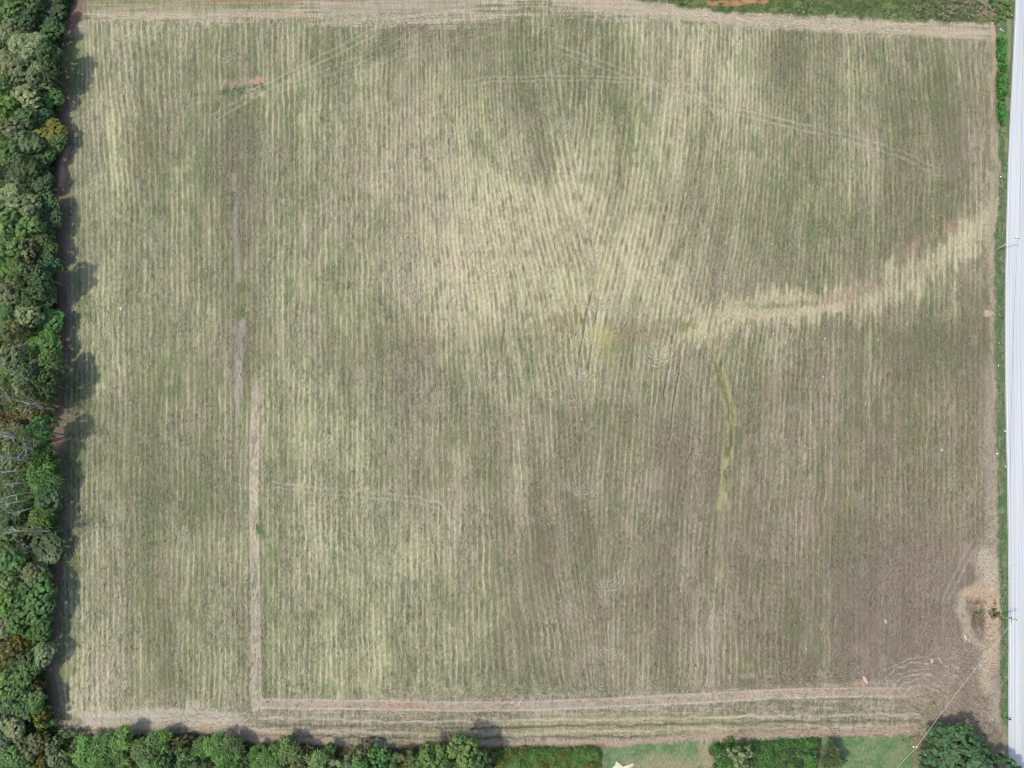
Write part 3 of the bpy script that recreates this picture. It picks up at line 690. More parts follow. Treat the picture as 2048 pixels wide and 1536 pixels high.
tufts('field_regrowth', [(440, 178), (500, 170), (524, 164), (526, 174), (500, 188), (440, 192)], 1.2, .25, [alb(98, 126, 72), alb(112, 140, 84)], 'dark green weeds below the red clay scar', 'weeds', 28, .12, 6)

# ================================================================== TREES AND SHRUBS
bark_dark = simple_mat('brown_bark', (.12, .095, .07), .9, 6, .3, stretch=(1, 1, .2))
bark_pale = simple_mat('pale_grey_bark', (.56, .54, .49), .85, 5, .25, stretch=(1, 1, .2))
bark_mid = simple_mat('grey_bark', (.25, .225, .19), .9, 6, .3, stretch=(1, 1, .2))
LM = {
 'dark': leaf_mat('dark_green_leaves', (.12, .205, .085)),
 'blue': leaf_mat('bluish_green_leaves', (.125, .215, .11)),
 'pale': leaf_mat('greyish_green_leaves', (.25, .32, .17)),
 'green': leaf_mat('fresh_green_leaves', (.15, .285, .10)),
 'bright': leaf_mat('bright_green_leaves', (.145, .29, .075), hue=.015),
 'yellow': leaf_mat('yellow_green_leaves', (.22, .25, .055), hue=.02),
 'rust': leaf_mat('rusty_yellow_leaves', (.22, .20, .085)),
 'olive': leaf_mat('olive_leaves', (.17, .20, .085)),
 'oak': leaf_mat('oak_leaves', (.10, .18, .09)),
}
def leaf_geo(P_, Nn, size, r, aspect=1.6, droop=0.0):
    n = len(P_); Nn = Nn/(np.linalg.norm(Nn, axis=1)[:, None]+1e-9)
    t = r.normal(size=(n, 3)); t = t-(t*Nn).sum(1)[:, None]*Nn; t /= np.linalg.norm(t, axis=1)[:, None]+1e-9
    b_ = np.cross(Nn, t); s_ = size[:, None] if np.ndim(size) else size
    a = t*s_*.5*aspect; w = b_*s_*.5
    V = np.stack([P_-a, P_+w*.9+a*.1, P_+a, P_-w*.9+a*.1], 1)
    V[:, 2, 2] -= droop
    Fc = np.arange(n*4).reshape(n, 4)
    return V.reshape(-1, 3), Fc
def crown_mesh(name, R, Hc, seed, nl=9, clump=.85, per=34, leaf=.36, lobe=(.42, .62), density=1.0, flat=1.0, gap=.0, low=-.35):
    """leafy crown, centre at z=0: clumps of leaves over the outside of several lobes"""
    r = np.random.default_rng(seed)
    lobes = []
    for i in range(nl):
        a = r.uniform(0, 2*math.pi); q = math.sqrt(r.random())*.72*R
        if i == 0: q = 0
        zc = (r.uniform(-.35, .5))*Hc*.5 + (1-q/R)*Hc*.12
        lobes.append((np.array([math.cos(a)*q, math.sin(a)*q, zc]), R*r.uniform(*lobe)))
    pts = []; out = []
    for c, lr in lobes:
        n = int(4*math.pi*lr*lr*density/(clump*clump)*.9)
        d = r.normal(size=(n, 3)); d /= np.linalg.norm(d, axis=1)[:, None]
        d = d[d[:, 2] > low-.25*r.random(len(d))]
        p = c+d*lr*(.82+.3*r.random((len(d), 1)))*np.array([1, 1, flat*Hc/(R*1.35)])
        pts.append(p); out.append(d)
    p = np.concatenate(pts); d = np.concatenate(out)
    keep = np.ones(len(p), bool)
    for c, lr in lobes:
        q = (p-c)/np.array([1, 1, flat*Hc/(R*1.35)]); keep &= ~(np.linalg.norm(q, axis=1) < lr*.76)
    keep &= r.random(len(p)) > gap
    p, d = p[keep], d[keep]
    tone = .78+.44*r.random(len(p)); warm = r.random(len(p))
    k = per; n = len(p)
    rc = clump*(.42+.4*r.random(n))
    L = np.repeat(p, k, axis=0); D = np.repeat(d, k, axis=0); RC = np.repeat(rc, k)[:, None]
    g_ = r.normal(size=(n*k, 3)); g_ /= np.linalg.norm(g_, axis=1)[:, None]+1e-9
    rad = r.random((n*k, 1))**.5
    q = L+g_*rad*RC*np.array([1, 1, .75])
    Nn = g_*.65+D*.45+np.array([0, 0, .35])+r.normal(size=(n*k, 3))*.38
    V, Fc = leaf_geo(q, Nn, leaf*(.65+.7*r.random(n*k)), r)
    t_ = np.repeat(tone, k)*(.8+.4*r.random(n*k)); w_ = np.repeat(warm, k)
    col = np.stack([t_*(.9+.35*w_), t_*(.95+.12*w_), t_*(.95-.12*w_)], 1)
    return np_mesh(name, V, Fc, np.repeat(col, 4, axis=0)), p
def frond_mesh(name, R, Hc, seed, nf=150, fl_=1.2, leafw=.26):
    """crown of long leaf sprays that radiate from twig ends"""
    r = np.random.default_rng(seed)
    tips = []
    while len(tips) < nf:
        d = r.normal(size=3); d /= np.linalg.norm(d)
        if d[2] < -.15: continue
        s_ = (1-.55*r.random()**1.5)*(1+.24*math.sin(3*math.atan2(d[1], d[0])+seed)+.15*math.sin(5*math.atan2(d[1], d[0])+seed*2.3))
        tips.append((d*np.array([R, R, Hc*.5])*s_*.82, d))
    V = []; T = []
    for p, d in tips:
        tone = .45+.85*r.random(); wm = r.random()
        m = r.integers(5, 8)
        for j in range(m):
            a = 2*math.pi*j/m+r.uniform(-.3, .3)
            dirv = np.array([math.cos(a), math.sin(a), .18])*.9+d*.55; dirv /= np.linalg.norm(dirv)
            side = np.cross(dirv, [0, 0, 1.0]); side /= np.linalg.norm(side)+1e-9
            L = fl_*(.5+.9*r.random()); w = leafw*(.6+.7*r.random())
            c0 = p+dirv*.05; c1 = p+dirv*L*.5+np.array([0, 0, .05]); c2 = p+dirv*L+np.array([0, 0, -.30*L])
            V += [c0-side*w*.25, c0+side*w*.25, c1+side*w*.55, c1-side*w*.55, c1-side*w*.55, c1+side*w*.55, c2+side*w*.12, c2-side*w*.12]
            tt = tone*(.8+.4*r.random()); T += [(tt*(.9+.3*wm), tt, tt*.9)]*8
    V = np.array(V); Fc = np.arange(len(V)).reshape(-1, 4)
    return np_mesh(name, V, Fc, np.array(T)), np.array([t[0] for t in tips])
def limbs(mb, top, tips, n, r0, r, z0=.35, k=5):
    """branches from the trunk to some of the clumps"""
    idx = r.choice(len(tips), min(n, len(tips)), replace=False)
    for i in idx:
        t = tips[i]; s_ = np.array([0, 0, top*(z0+.5*r.random())]); s_[2] = min(s_[2], t[2]-.1 if t[2] > s_[2] else s_[2])
        mid = s_*.45+t*.55+np.array([0, 0, .25*np.linalg.norm(t-s_)*.3])+r.normal(size=3)*.15
        mb.tube([s_, mid, t], [r0, r0*.55, r0*.18], k)
def tree_proto(kind, seed):
    r = np.random.default_rng(seed+900)
    if kind == 'round':   # leafy broadleaf, R 4, height 11
        me, tips = crown_mesh('crown', 4.0, 6.4, seed, 9, .85, 36, .36); cz, top, R = 7.4, 10.0, 4.0; bark = bark_mid; tr = .2; nl = 16
    elif kind == 'tall':
        me, tips = crown_mesh('crown', 3.6, 8.0, seed, 10, .8, 34, .34, (.36, .5)); cz, top, R = 9.5, 14.0, 3.6; bark = bark_mid; tr = .22; nl = 18
    elif kind == 'sparse':
        me, tips = crown_mesh('crown', 2.9, 6.5, seed, 9, .7, 12, .27, (.28, .45), .7, 1, .5); cz, top, R = 12.0, 15.0, 2.9; bark = bark_pale; tr = .30; nl = 12
    elif kind == 'spray':
        me, tips = frond_mesh('crown', 2.6, 3.0, seed, 120, 1.0, .25); cz, top, R = 3.4, 4.4, 2.6; bark = bark_mid; tr = .09; nl = 14
    elif kind == 'bush':
        me, tips = crown_mesh('crown', 2.3, 3.2, seed, 8, .62, 22, .27, (.26, .5), .8, 1, .25); cz, top, R = 1.9, 2.8, 2.3; bark = bark_mid; tr = .07; nl = 14
    mb = MB()
    bend = r.normal(size=2)*.25
    mb.tube([(0, 0, -.4), (bend[0]*.4, bend[1]*.4, top*.35), (bend[0], bend[1], top*.7), (0, 0, top)], [tr*1.4, tr, tr*.7, tr*.25], 8)
    T = tips+np.array([0, 0, cz]); limbs(mb, top, T, nl, tr*.42, r)
    return me, mb.mesh('trunk', True), cz, bark, R
def dead_proto(seed, Ht, spread, bark):
    r = np.random.default_rng(seed); mb = MB(); ends = []
    def grow(p, d, L, rad, lev):
        q = p+d*L*.5+r.normal(size=3)*L*.05; e = p+d*L+r.normal(size=3)*L*.06
        mb.tube([p, q, e], [rad, rad*.75, rad*.45], 5 if lev else 7)
        if lev >= 4: return
        for k in range(r.integers(3, 5)):
            a = r.normal(size=3)*spread; dd = d+a; dd[2] = dd[2]*.7+.15; dd /= np.linalg.norm(dd)
            grow(p+(e-p)*r.uniform(.45, 1), dd, L*r.uniform(.5, .75), rad*.5, lev+1)
    grow(np.array([0, 0, -.3]), np.array([.05, 0, 1.0]), Ht*.42, Ht*.017, 0)
    return mb.mesh('branches', True)
protos = {}
for kd, n in (('round', 4), ('tall', 4), ('sparse', 3), ('spray', 4), ('bush', 3)):
    protos[kd] = [tree_proto(kd, 40+i*7+len(kd)) for i in range(n)]
dead = [dead_proto(5, 10, .75, bark_pale), dead_proto(8, 8, .9, bark_pale), dead_proto(12, 3.2, .8, bark_pale)]
crown_cache = {}
ORD = 'first second third fourth fifth sixth seventh eighth ninth tenth eleventh twelfth thirteenth fourteenth fifteenth sixteenth seventeenth eighteenth nineteenth twentieth'.split()
def ordw(i):
    if i < 20: return ORD[i]
    if i < 29: return 'twenty-'+ORD[i-20]
    return 'thirtieth' if i == 29 else 'thirty-'+ORD[i-30]
# crown centre in the photograph, crown radius in photo pixels, form, leaf colour
WOOD_T = [
 (22, 18, 26, 'tall', 'green'), (60, 4, 24, 'tall', 'dark'), (100, 14, 30, 'round', 'blue'), (60, 50, 22, 'tall', 'blue'), (100, 55, 24, 'round', 'dark'),
 (22, 70, 28, 'tall', 'pale'), (62, 98, 34, 'tall', 'pale'), (14, 120, 26, 'tall', 'pale'), (46, 146, 28, 'tall', 'pale'), (96, 108, 22, 'round', 'dark'), (106, 150, 18, 'round', 'dark'),
 (14, 172, 24, 'tall', 'dark'), (84, 160, 24, 'round', 'pale'), (60, 196, 26, 'tall', 'pale'), (98, 196, 22, 'round', 'green'), (16, 218, 24, 'tall', 'bright'), (52, 236, 24, 'tall', 'dark'),
 (88, 228, 22, 'round', 'blue'), (96, 268, 26, 'round', 'yellow'), (112, 290, 18, 'round', 'green'), (22, 262, 24, 'tall', 'pale'), (58, 292, 26, 'tall', 'blue'), (20, 306, 24, 'tall', 'green'),
 (86, 328, 26, 'round', 'dark'), (52, 340, 26, 'tall', 'dark'), (94, 362, 20, 'round', 'blue'), (22, 398, 28, 'tall', 'pale'), (56, 416, 26, 'tall', 'pale'), (92, 402, 22, 'round', 'dark'), (100, 438, 20, 'round', 'blue'),
 (16, 450, 26, 'tall', 'green'), (62, 460, 24, 'tall', 'green'), (92, 478, 22, 'round', 'green'), (26, 500, 28, 'tall', 'green'), (58, 506, 22, 'tall', 'pale'), (100, 516, 22, 'round', 'dark'),
 (14, 540, 26, 'tall', 'bright'), (50, 552, 28, 'tall', 'green'), (92, 552, 24, 'round', 'blue'), (112, 538, 16, 'round', 'blue'), (24, 590, 26, 'tall', 'pale'), (72, 592, 24, 'round', 'dark'), (102, 600, 22, 'round', 'green'),
 (22, 630, 26, 'tall', 'dark'), (64, 634, 24, 'tall', 'pale'), (96, 640, 24, 'round', 'green'), (30, 664, 20, 'tall', 'olive'), (98, 682, 28, 'round', 'bright'), (26, 716, 26, 'tall', 'pale'),
 (70, 744, 26, 'round', 'blue'), (102, 728, 20, 'round', 'green'), (20, 754, 24, 'tall', 'green'), (100, 768, 24, 'round', 'dark'), (54, 776, 22, 'tall', 'pale'),
 (18, 796, 24, 'sparse', 'olive'), (56, 806, 26, 'sparse', 'olive'), (92, 800, 22, 'round', 'olive'), (76, 834, 20, 'bush', 'rust'), (30, 836, 22, 'bush', 'rust'), (92, 862, 22, 'round', 'green'), (20, 872, 26, 'sparse', 'pale'),
 (50, 896, 26, 'sparse', 'olive'), (88, 906, 20, 'spray', 'bright'), (18, 914, 24, 'sparse', 'pale'), (100, 930, 18, 'round', 'green'), (82, 952, 24, 'spray', 'bright'),
 (98, 970, 20, 'spray', 'green'), (92, 998, 24, 'round', 'blue'), (84, 1040, 22, 'spray', 'bright'), (102, 1022, 18, 'round', 'green'), (20, 1040, 22, 'tall', 'dark'),
 (16, 1078, 24, 'tall', 'green'), (104, 1062, 20, 'round', 'dark'), (98, 1092, 24, 'round', 'blue'), (60, 1062, 20, 'sparse', 'olive'), (30, 1124, 26, 'tall', 'blue'), (92, 1124, 22, 'round', 'pale'), (90, 1148, 14, 'spray', 'bright'), (62, 1146, 22, 'round', 'dark'),
 (18, 1160, 24, 'tall', 'green'), (78, 1180, 24, 'round', 'blue'), (46, 1192, 24, 'round', 'green'), (16, 1206, 22, 'tall', 'bright'), (76, 1216, 24, 'round', 'blue'), (38, 1234, 26, 'round', 'green'), (82, 1250, 18, 'round', 'dark'), (12, 1250, 20, 'tall', 'pale'),
 (72, 1270, 20, 'round', 'bright'), (52, 1280, 22, 'bush', 'yellow'), (30, 1300, 24, 'bush', 'rust'), (84, 1302, 20, 'round', 'pale'), (52, 1316, 22, 'round', 'dark'), (12, 1310, 20, 'bush', 'yellow'), (80, 1332, 16, 'round', 'blue'),
 (52, 1356, 22, 'round', 'green'), (14, 1370, 24, 'tall', 'green'), (72, 1368, 18, 'bush', 'rust'), (36, 1394, 24, 'round', 'green'), (78, 1396, 20, 'round', 'green'), (14, 1420, 24, 'tall', 'blue'), (60, 1422, 22, 'round', 'dark'), (84, 1430, 20, 'bush', 'yellow'),
 (94, 1446, 18, 'bush', 'green'), (36, 1446, 24, 'round', 'pale'), (14, 1476, 22, 'round', 'dark'), (88, 1478, 18, 'bush', 'rust'), (60, 1490, 20, 'round', 'dark'), (24, 1510, 24, 'round', 'green'), (106, 1490, 18, 'bush', 'pale'), (76, 1520, 20, 'bush', 'yellow'), (112, 1514, 18, 'round', 'pale'), (48, 1530, 20, 'round', 'green'),
]
HEDGE_T = [
 (136, 1468, 16, 'bush', 'green'), (156, 1480, 16, 'bush', 'dark'), (176, 1500, 24, 'spray', 'bright'), (206, 1490, 20, 'spray', 'green'), (196, 1524, 22, 'spray', 'bright'), (140, 1524, 20, 'bush', 'dark'),
 (246, 1478, 20, 'spray', 'bright'), (234, 1512, 20, 'spray', 'bright'), (262, 1506, 18, 'bush', 'dark'), (292, 1500, 24, 'spray', 'green'), (320, 1480, 18, 'spray', 'bright'), (334, 1508, 20, 'bush', 'green'), (300, 1530, 20, 'spray', 'green'), (358, 1486, 18, 'bush', 'olive'),
 (372, 1512, 20, 'bush', 'green'), (398, 1528, 18, 'bush', 'dark'), (402, 1496, 16, 'spray', 'bright'), (430, 1492, 20, 'spray', 'bright'), (464, 1494, 20, 'spray', 'green'), (452, 1522, 22, 'spray', 'bright'), (492, 1520, 16, 'bush', 'dark'), (508, 1512, 14, 'spray', 'bright'),
 (532, 1496, 16, 'bush', 'green'), (548, 1514, 20, 'spray', 'bright'), (576, 1500, 22, 'spray', 'green'), (528, 1532, 20, 'spray', 'bright'), (600, 1528, 16, 'bush', 'olive'), (586, 1484, 14, 'bush', 'dark'), (622, 1500, 14, 'bush', 'olive'), (634, 1522, 18, 'spray', 'green'), (660, 1504, 16, 'bush', 'green'), (682, 1526, 18, 'bush', 'pale'),
 (722, 1506, 22, 'bush', 'olive'), (752, 1512, 22, 'bush', 'green'), (720, 1534, 18, 'spray', 'green'), (788, 1526, 18, 'bush', 'dark'), (808, 1514, 16, 'bush', 'olive'), (836, 1528, 18, 'bush', 'green'), (868, 1510, 22, 'round', 'green'), (896, 1524, 22, 'bush', 'green'), (926, 1502, 24, 'round', 'green'), (950, 1524, 22, 'round', 'dark'), (980, 1520, 14, 'bush', 'olive'),
 (1478, 1512, 24, 'bush', 'pale'), (1664, 1514, 20, 'spray', 'dark'), (1620, 1514, 16, 'bush', 'green'),
]
HC = {'round': 'dark', 'tall': 'tall'}
FORMW = {'round': 'round-crowned tree', 'tall': 'tall tree', 'sparse': 'slender pale-trunked tree', 'spray': 'leafy shrub with star-like sprays', 'bush': 'low bush'}
FORMN = {'round': 'broadleaf_tree', 'tall': 'tall_tree', 'sparse': 'slender_tree', 'spray': 'leafy_shrub', 'bush': 'bush'}
FORMC = {'round': 'tree', 'tall': 'tree', 'sparse': 'tree', 'spray': 'shrub', 'bush': 'bush'}
SHORT = {'round': 'of its kind', 'tall': 'of its kind', 'sparse': 'of its kind', 'spray': 'of its kind', 'bush': 'of its kind'}
COLW = {'dark': 'dark green', 'blue': 'bluish green', 'pale': 'greyish green', 'green': 'mid green', 'bright': 'bright green', 'yellow': 'yellow green', 'rust': 'rusty yellow', 'olive': 'olive'}
def place_trees(lst, where, order_axis, group, seed):
    r = random.Random(seed); count = {}
    for (cx, cy, rad, form, colk) in sorted(lst, key=lambda t: t[order_axis]):
        key = (form, colk); i = count.get(key, 0); count[key] = i+1
        v = r.randrange(len(protos[form])); me, tm, cz, bark, R = protos[form][v]
        sc_ = 1.0
        for _ in range(3):     # radius in metres at the crown's height
            zc = cz*sc_; x, y = G(cx, cy, zc); d = st*y-ct*(zc-H); sc_ = min(max(rad/F*d/R*1.12, .45), 1.7)
        vs_ = min(sc_, 1.0)*r.uniform(.88, 1.08) if form in ('tall', 'round', 'sparse') else sc_*r.uniform(.85, 1.05)
        if form == 'tall': vs_ *= .74*(.8 if cy > 1000 else 1)
        if where == 'wood' and cy in (108, 150, 552, 538, 728, 744, 768, 872, 862): vs_ *= 1.2
        if form == 'round' and where == 'wood':
            vs_ = max(vs_, .75)*(.72 if cy > 1000 else 1)*(.54 if cx > 84 and cy not in (108, 150, 552, 538, 728, 744, 768, 872, 862) else .95)
        if form in ('spray', 'bush') and where == 'wood': vs_ *= 1.2
        zc = cz*vs_; x, y = G(cx, cy, zc)
        single = sum(1 for t in lst if (t[3], t[4]) == key) == 1
        edge = 'left edge wood' if where == 'wood' else 'bottom hedge'
        if single: lab = f"{COLW[colk]} {FORMW[form]}, the only such one in the {edge}"
        elif where == 'wood': lab = f"{COLW[colk]} {FORMW[form]} in the left wood, {ordw(i)} such from the top"
        else: lab = f"{COLW[colk]} {FORMW[form]} in the bottom hedge, {ordw(i)} such from the left"
        root = empty(FORMN[form], (x, y, 0), lab, FORMC[form], group)
        root.rotation_euler.z = r.uniform(0, 6.28); root.scale = (sc_, sc_, vs_)
        ck = (form, v, colk)
        if ck not in crown_cache:
            m2_ = me if (form, v) not in crown_cache else me.copy()
            crown_cache[(form, v)] = True
            if m2_ is not me: m2_.materials.clear()
            m2_.materials.append(LM[colk]); crown_cache[ck] = m2_
        link('crown', crown_cache[ck], None, root)
        link('trunk', tm, bark, root)
LOW = {'blue': 'green', 'dark': 'pale'}
WOOD_T = [(a, b_, c, d, (LOW.get(e, e) if b_ > 1100 and (a+b_) % 3 else e)) for a, b_, c, d, e in WOOD_T]
place_trees(WOOD_T, 'wood', 1, 'trees of the wood along the left edge', 4)
place_trees(HEDGE_T, 'hedge', 0, 'bushes of the hedge along the bottom edge', 6)
# more of the wood outside the frame, seen only from a step aside
r_ = random.Random(77)
# dead and leafless trees
for (cx, cy, z, k, rz, s_, lab) in ((14, 352, 9, 0, .4, .9, 'leafless dead tree with pale forked branches near a dark gap in the upper wood'),
                          (44, 1094, 8, 0, 2.1, 1.0, 'bleached dead tree spreading bare branches over the lower wood edge'),
                          (26, 1338, 8, 1, 1.2, 1.1, 'pale bare dead tree leaning out of the lowest part of the wood'),
                          (24, 684, 9, 1, 3.0, 1.0, 'bare pale dead trunk in the dark gap halfway down the wood'),
                          (92, 1172, 5, 1, 4.0, .6, 'small leafless tree at the wood edge under bluish green crowns'),
                          (289, 1478, 2.2, 2, 0, 1.2, 'grey leafless bush at the left end of the bottom hedge'),
                          (606, 1516, 2.2, 2, 1.2, 1.3, 'grey bare bush between bright shrubs in the bottom hedge'),
                          (590, 1530, 2.2, 2, 2.2, 1.2, 'low bare twiggy bush cut by the bottom edge of the photo')):
    x, y = G(cx, cy, z*.8)
    root = empty('dead_tree', (x, y, 0), lab, 'dead tree' if k < 2 else 'dead bush'); root.rotation_euler.z = rz; root.scale = (s_,)*3
    link('branches', dead[k], bark_pale, root)

bark_white = simple_mat('bleached_bark', (.74, .72, .67), .85, 5, .15, stretch=(1, 1, .2))
# long bare trunks that lean out of the gap in the wood
rb = np.random.default_rng(88)
LN = (((2, 912), (68, 925)), ((-4, 944), (60, 940)), ((8, 969), (60, 964)), ((0, 996), (62, 984)), ((-2, 1010), (62, 1000)), ((26, 1026), (66, 1016)), ((0, 1066), (78, 1056)))
for i, ((ax, ay), (bx_, by_)) in enumerate(LN):
    hh = 15.0; x0, y0 = G(bx_, by_); x1, y1 = G(ax, ay, hh)
    root = empty('bare_trunk_tree', (x0, y0, 0), f'long pale bare-trunked tree in the dark gap of the wood, {ORD[i]} from the top', 'tree', 'bare trunks in the gap of the wood')
    mb = MB(); d = np.array([x1-x0, y1-y0, hh]); pts = [d*t+rb.normal(size=3)*.10*(t > 0) for t in (0, .25, .5, .75, 1)]; pts[0][2] = -.3
    mb.tube(pts, [.30, .25, .21, .16, .06], 8)
    for k in range(9):
        t = rb.uniform(.45, 1); p = d*t; q = p+np.array([rb.normal()*1.1, rb.normal()*1.1, rb.uniform(.3, 1.2)]); mb.tube([p, (p+q)/2+rb.normal(size=3)*.1, q], [.07, .05, .02], 5)
    link('trunk', mb.mesh('trunk', True), bark_white, root)
    n_ = 110; c = d*.95+rb.normal(size=(n_, 3))*np.array([1.1, 1.1, .8]); V_, F_ = leaf_geo(c, rb.normal(size=(n_, 3))+np.array([0, 0, .5]), .34*(.6+.7*rb.random(n_)), rb)
    link('crown', np_mesh('crown', V_, F_, np.repeat(.7+.6*rb.random((n_, 1))*np.ones((1, 3)), 4, axis=0)), LM['pale'], root)

# the big oak in the corner by the road
me, tips = crown_mesh('crown', 13.0, 9.5, 91, 24, 1.35, 40, .52, (.22, .38), 1.0, 1.0, .08, -.3)
oz = 4.9; ox, oy = G(1936, 1521, oz)
root = empty('oak_tree', (ox, oy, 0), 'large spreading dark green tree in the bottom right corner beside the road', 'tree')
c_ = link('crown', me, LM['oak'], root); c_.location = (0, 0, oz)
mb = MB(); mb.tube([(0, 0, -.5), (.1, .1, 1.2), (0, .2, 3.0), (0, 0, 7)], [.75, .5, .42, .15], 12)
limbs(mb, 8, tips+np.array([0, 0, oz]), 60, .16, np.random.default_rng(3), .2, 6)
link('trunk', mb.mesh('trunk', True), bark_dark, root)
# crowns of the copied kinds sit at their own height
for o in scene.objects:
    if o.name.split('.')[0] == 'crown' and o.parent and o.parent.name.split('.')[0] != 'oak_tree':
        for kd in protos:
            for pr in protos[kd]:
                pass
for o in scene.objects:
    if o.name.split('.')[0] == 'crown' and o.parent:
        f_ = o.parent.name.split('.')[0]
        for kd, nm in FORMN.items():
            if nm == f_: o.location = (0, 0, protos[kd][0][2])

def thicket(name, poly_px, hgt, n, leafs, matk, label, seed, mix=None):
    r = np.random.default_rng(seed); pw = [G(a, b_, hgt*.6) for a, b_ in poly_px]
    xs = [p[0] for p in pw]; ys_ = [p[1] for p in pw]
    x = r.uniform(min(xs), max(xs), n*3); y = r.uniform(min(ys_), max(ys_), n*3)
    k = inside(pw, x+(fbm(x/2.5, y/2.5, seed+8, 3)-.5)*7, y+(fbm(x/2.5, y/2.5, seed+9, 3)-.5)*5); x, y = x[k][:n], y[k][:n]; n = len(x)
    d = polydist(pw+[pw[0]], x, y)
    if name == 'thicket':      # thins out to single sprigs at the rim
        k2 = d > 4.2*r.random(len(x))**1.3*fbm(x/3, y/3, seed+2, 2)*1.6; x, y, d = x[k2], y[k2], d[k2]; n = len(x)
    hh = hgt*sm(d, 0, 1.8)**.6*(.15+1.4*fbm(x/1.7, y/1.7, seed, 3))
    top = np.stack([x, y, hh], 1)
    per = 16
    L = np.repeat(top, per, axis=0); g_ = r.normal(size=L.shape)*np.array([.36, .36, .22]); q = L+g_; q[:, 2] = np.maximum(q[:, 2]-np.abs(r.normal(size=len(q)))*.25*q[:, 2], .05)
    Nn = g_+np.array([0, 0, .6])+r.normal(size=L.shape)*.4
    V, Fc = leaf_geo(q, Nn, leafs*(.6+.8*r.random(len(q))), r, 1.8)
    tn = fbm(x/1.6, y/1.6, seed+3, 3); t_ = np.repeat(.5+.9*r.random(n), per)*(.75+.5*r.random(n*per)); w = np.repeat(np.clip((tn-.47)*7+.6*(r.random(n)-.5), 0, 1), per)
    c1 = np.array([1.0, 1.0, 1.0]); c2 = np.array(mix if mix else (1.9, 1.15, .9))
    col = t_[:, None]*(c1*(1-w[:, None])+c2*w[:, None])
    o = link(name, np_mesh(name, V, Fc, np.repeat(col, 4, axis=0)), LM[matk])
    return o
o = thicket('thicket', [(985, 1500), (1040, 1494), (1120, 1496), (1206, 1494), (1204, 1512), (1196, 1545), (980, 1545)], 2.0, 4600, .26, 'bright', '', 61, (1.25, .72, .75))
tag(o, 'dense green bramble thicket left of the lawn with brownish leaves', 'thicket')
o = thicket('thicket', [(1414, 1490), (1500, 1484), (1600, 1478), (1648, 1478), (1640, 1500), (1634, 1545), (1440, 1545)], 2.2, 4600, .28, 'bright', '', 62, (.8, .62, .9))
tag(o, 'leafy green thicket between the two bottom lawns', 'thicket')
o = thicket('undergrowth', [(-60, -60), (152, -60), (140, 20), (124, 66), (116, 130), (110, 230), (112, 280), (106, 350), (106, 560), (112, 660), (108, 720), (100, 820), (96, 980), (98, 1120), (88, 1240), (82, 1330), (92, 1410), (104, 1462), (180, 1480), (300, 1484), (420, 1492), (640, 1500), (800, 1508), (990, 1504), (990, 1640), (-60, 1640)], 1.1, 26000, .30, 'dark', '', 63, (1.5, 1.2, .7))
tag(o, 'dark leafy undergrowth on the floor of the wood', 'undergrowth', kind='stuff')

# ================================================================== POLES AND WIRES
wood_m = simple_mat('weathered_pole_wood', (.30, .26, .21), .85, 8, .25, stretch=(1, 1, .1))
wood_pale = simple_mat('sunlit_pale_wood', (.62, .58, .50), .8, 8, .15, stretch=(1, 1, .1))  # upper pole's sunlit brightness put into the wood colour; shared by log, pipe, stick
dark_wood = simple_mat('dark_crossarm_wood', (.09, .075, .06), .85, 8, .3)
white_cer = simple_mat('white_porcelain', (.82, .82, .82), .3, 5, .05, .5)
steel = simple_mat('galvanised_steel', (.42, .43, .45), .5, 9, .15, .5, .6)
wire_m = simple_mat('pale_cable', (.52, .50, .46), .6, 3, .1)
black_m = simple_mat('black_cable', (.03, .03, .03), .6, 3, .1)
def mesh_obj(name, mb, mat, parent, smooth=False): return link(name, mb.mesh(name, smooth), mat, parent)
def insulator(parent, p):
    mb = MB(); x, y, z = p
    mb.tube([(x, y, z), (x, y, z+.06), (x, y, z+.07), (x, y, z+.12), (x, y, z+.14), (x, y, z+.22), (x, y, z+.26)], [.05, .05, .13, .13, .09, .11, .05], 12)
    mesh_obj('insulator', mb, white_cer, parent, True)
def utility_pole(base_px, h, mat, arm_z, arm_ang, arm_len, label, arm_mat, r0=.17):
    x, y = G(*base_px)
    t = empty('utility_pole', (x, y, 0), label, 'utility pole')
    mb = MB(); mb.tube([(0, 0, -.6), (0, 0, h*.5), (0, 0, h)], [r0, r0*.85, r0*.68], 14); mesh_obj('pole', mb, mat, t, True)
    mb = MB(); a = arm_ang; mb.box((.16*math.sin(a), -.16*math.cos(a), arm_z), (arm_len, .14, .16), a, .015); mesh_obj('crossarm', mb, arm_mat, t)
    ends = []
    for s_ in (-.46, -.16, .46):
        p = (arm_len*s_*math.cos(a)+.16*math.sin(a), arm_len*s_*math.sin(a)-.16*math.cos(a), arm_z+.08); insulator(t, p); ends.append((x+p[0], y+p[1], p[2]+.2))
    for s_ in (-1, 1):
        mb = MB(); q = arm_len*.26*s_; mb.tube([(q*math.cos(a)+.08*math.sin(a), q*math.sin(a)-.08*math.cos(a), arm_z-.06), (.05*math.sin(a), -.05*math.cos(a), arm_z-.65)], [.022, .022], 6); mesh_obj('brace', mb, steel, t)
    return t, ends, (x, y)
def top_h(base, top):    # height whose projection falls at the seen top
    x, y = G(*base); best = 8
    for hh in np.arange(6, 14, .05):
        a, b_ = P(np.array([x]), np.array([y]), hh)
        if math.hypot(a[0]-base[0], b_[0]-base[1]) >= math.hypot(top[0]-base[0], top[1]-base[1]): best = hh; break
    return best
h1 = top_h((1989, 1232), (2036, 1239)); h2 = top_h((1990, 501), (2036, 475))
p1, e1, b1 = utility_pole((1989, 1232), h1, wood_m, h1*.70, math.pi/2-.06, 2.1, 'dark wooden utility pole with crossarm beside the bare earth pit', dark_wood)
insulator(p1, (0, 0, h1)); 
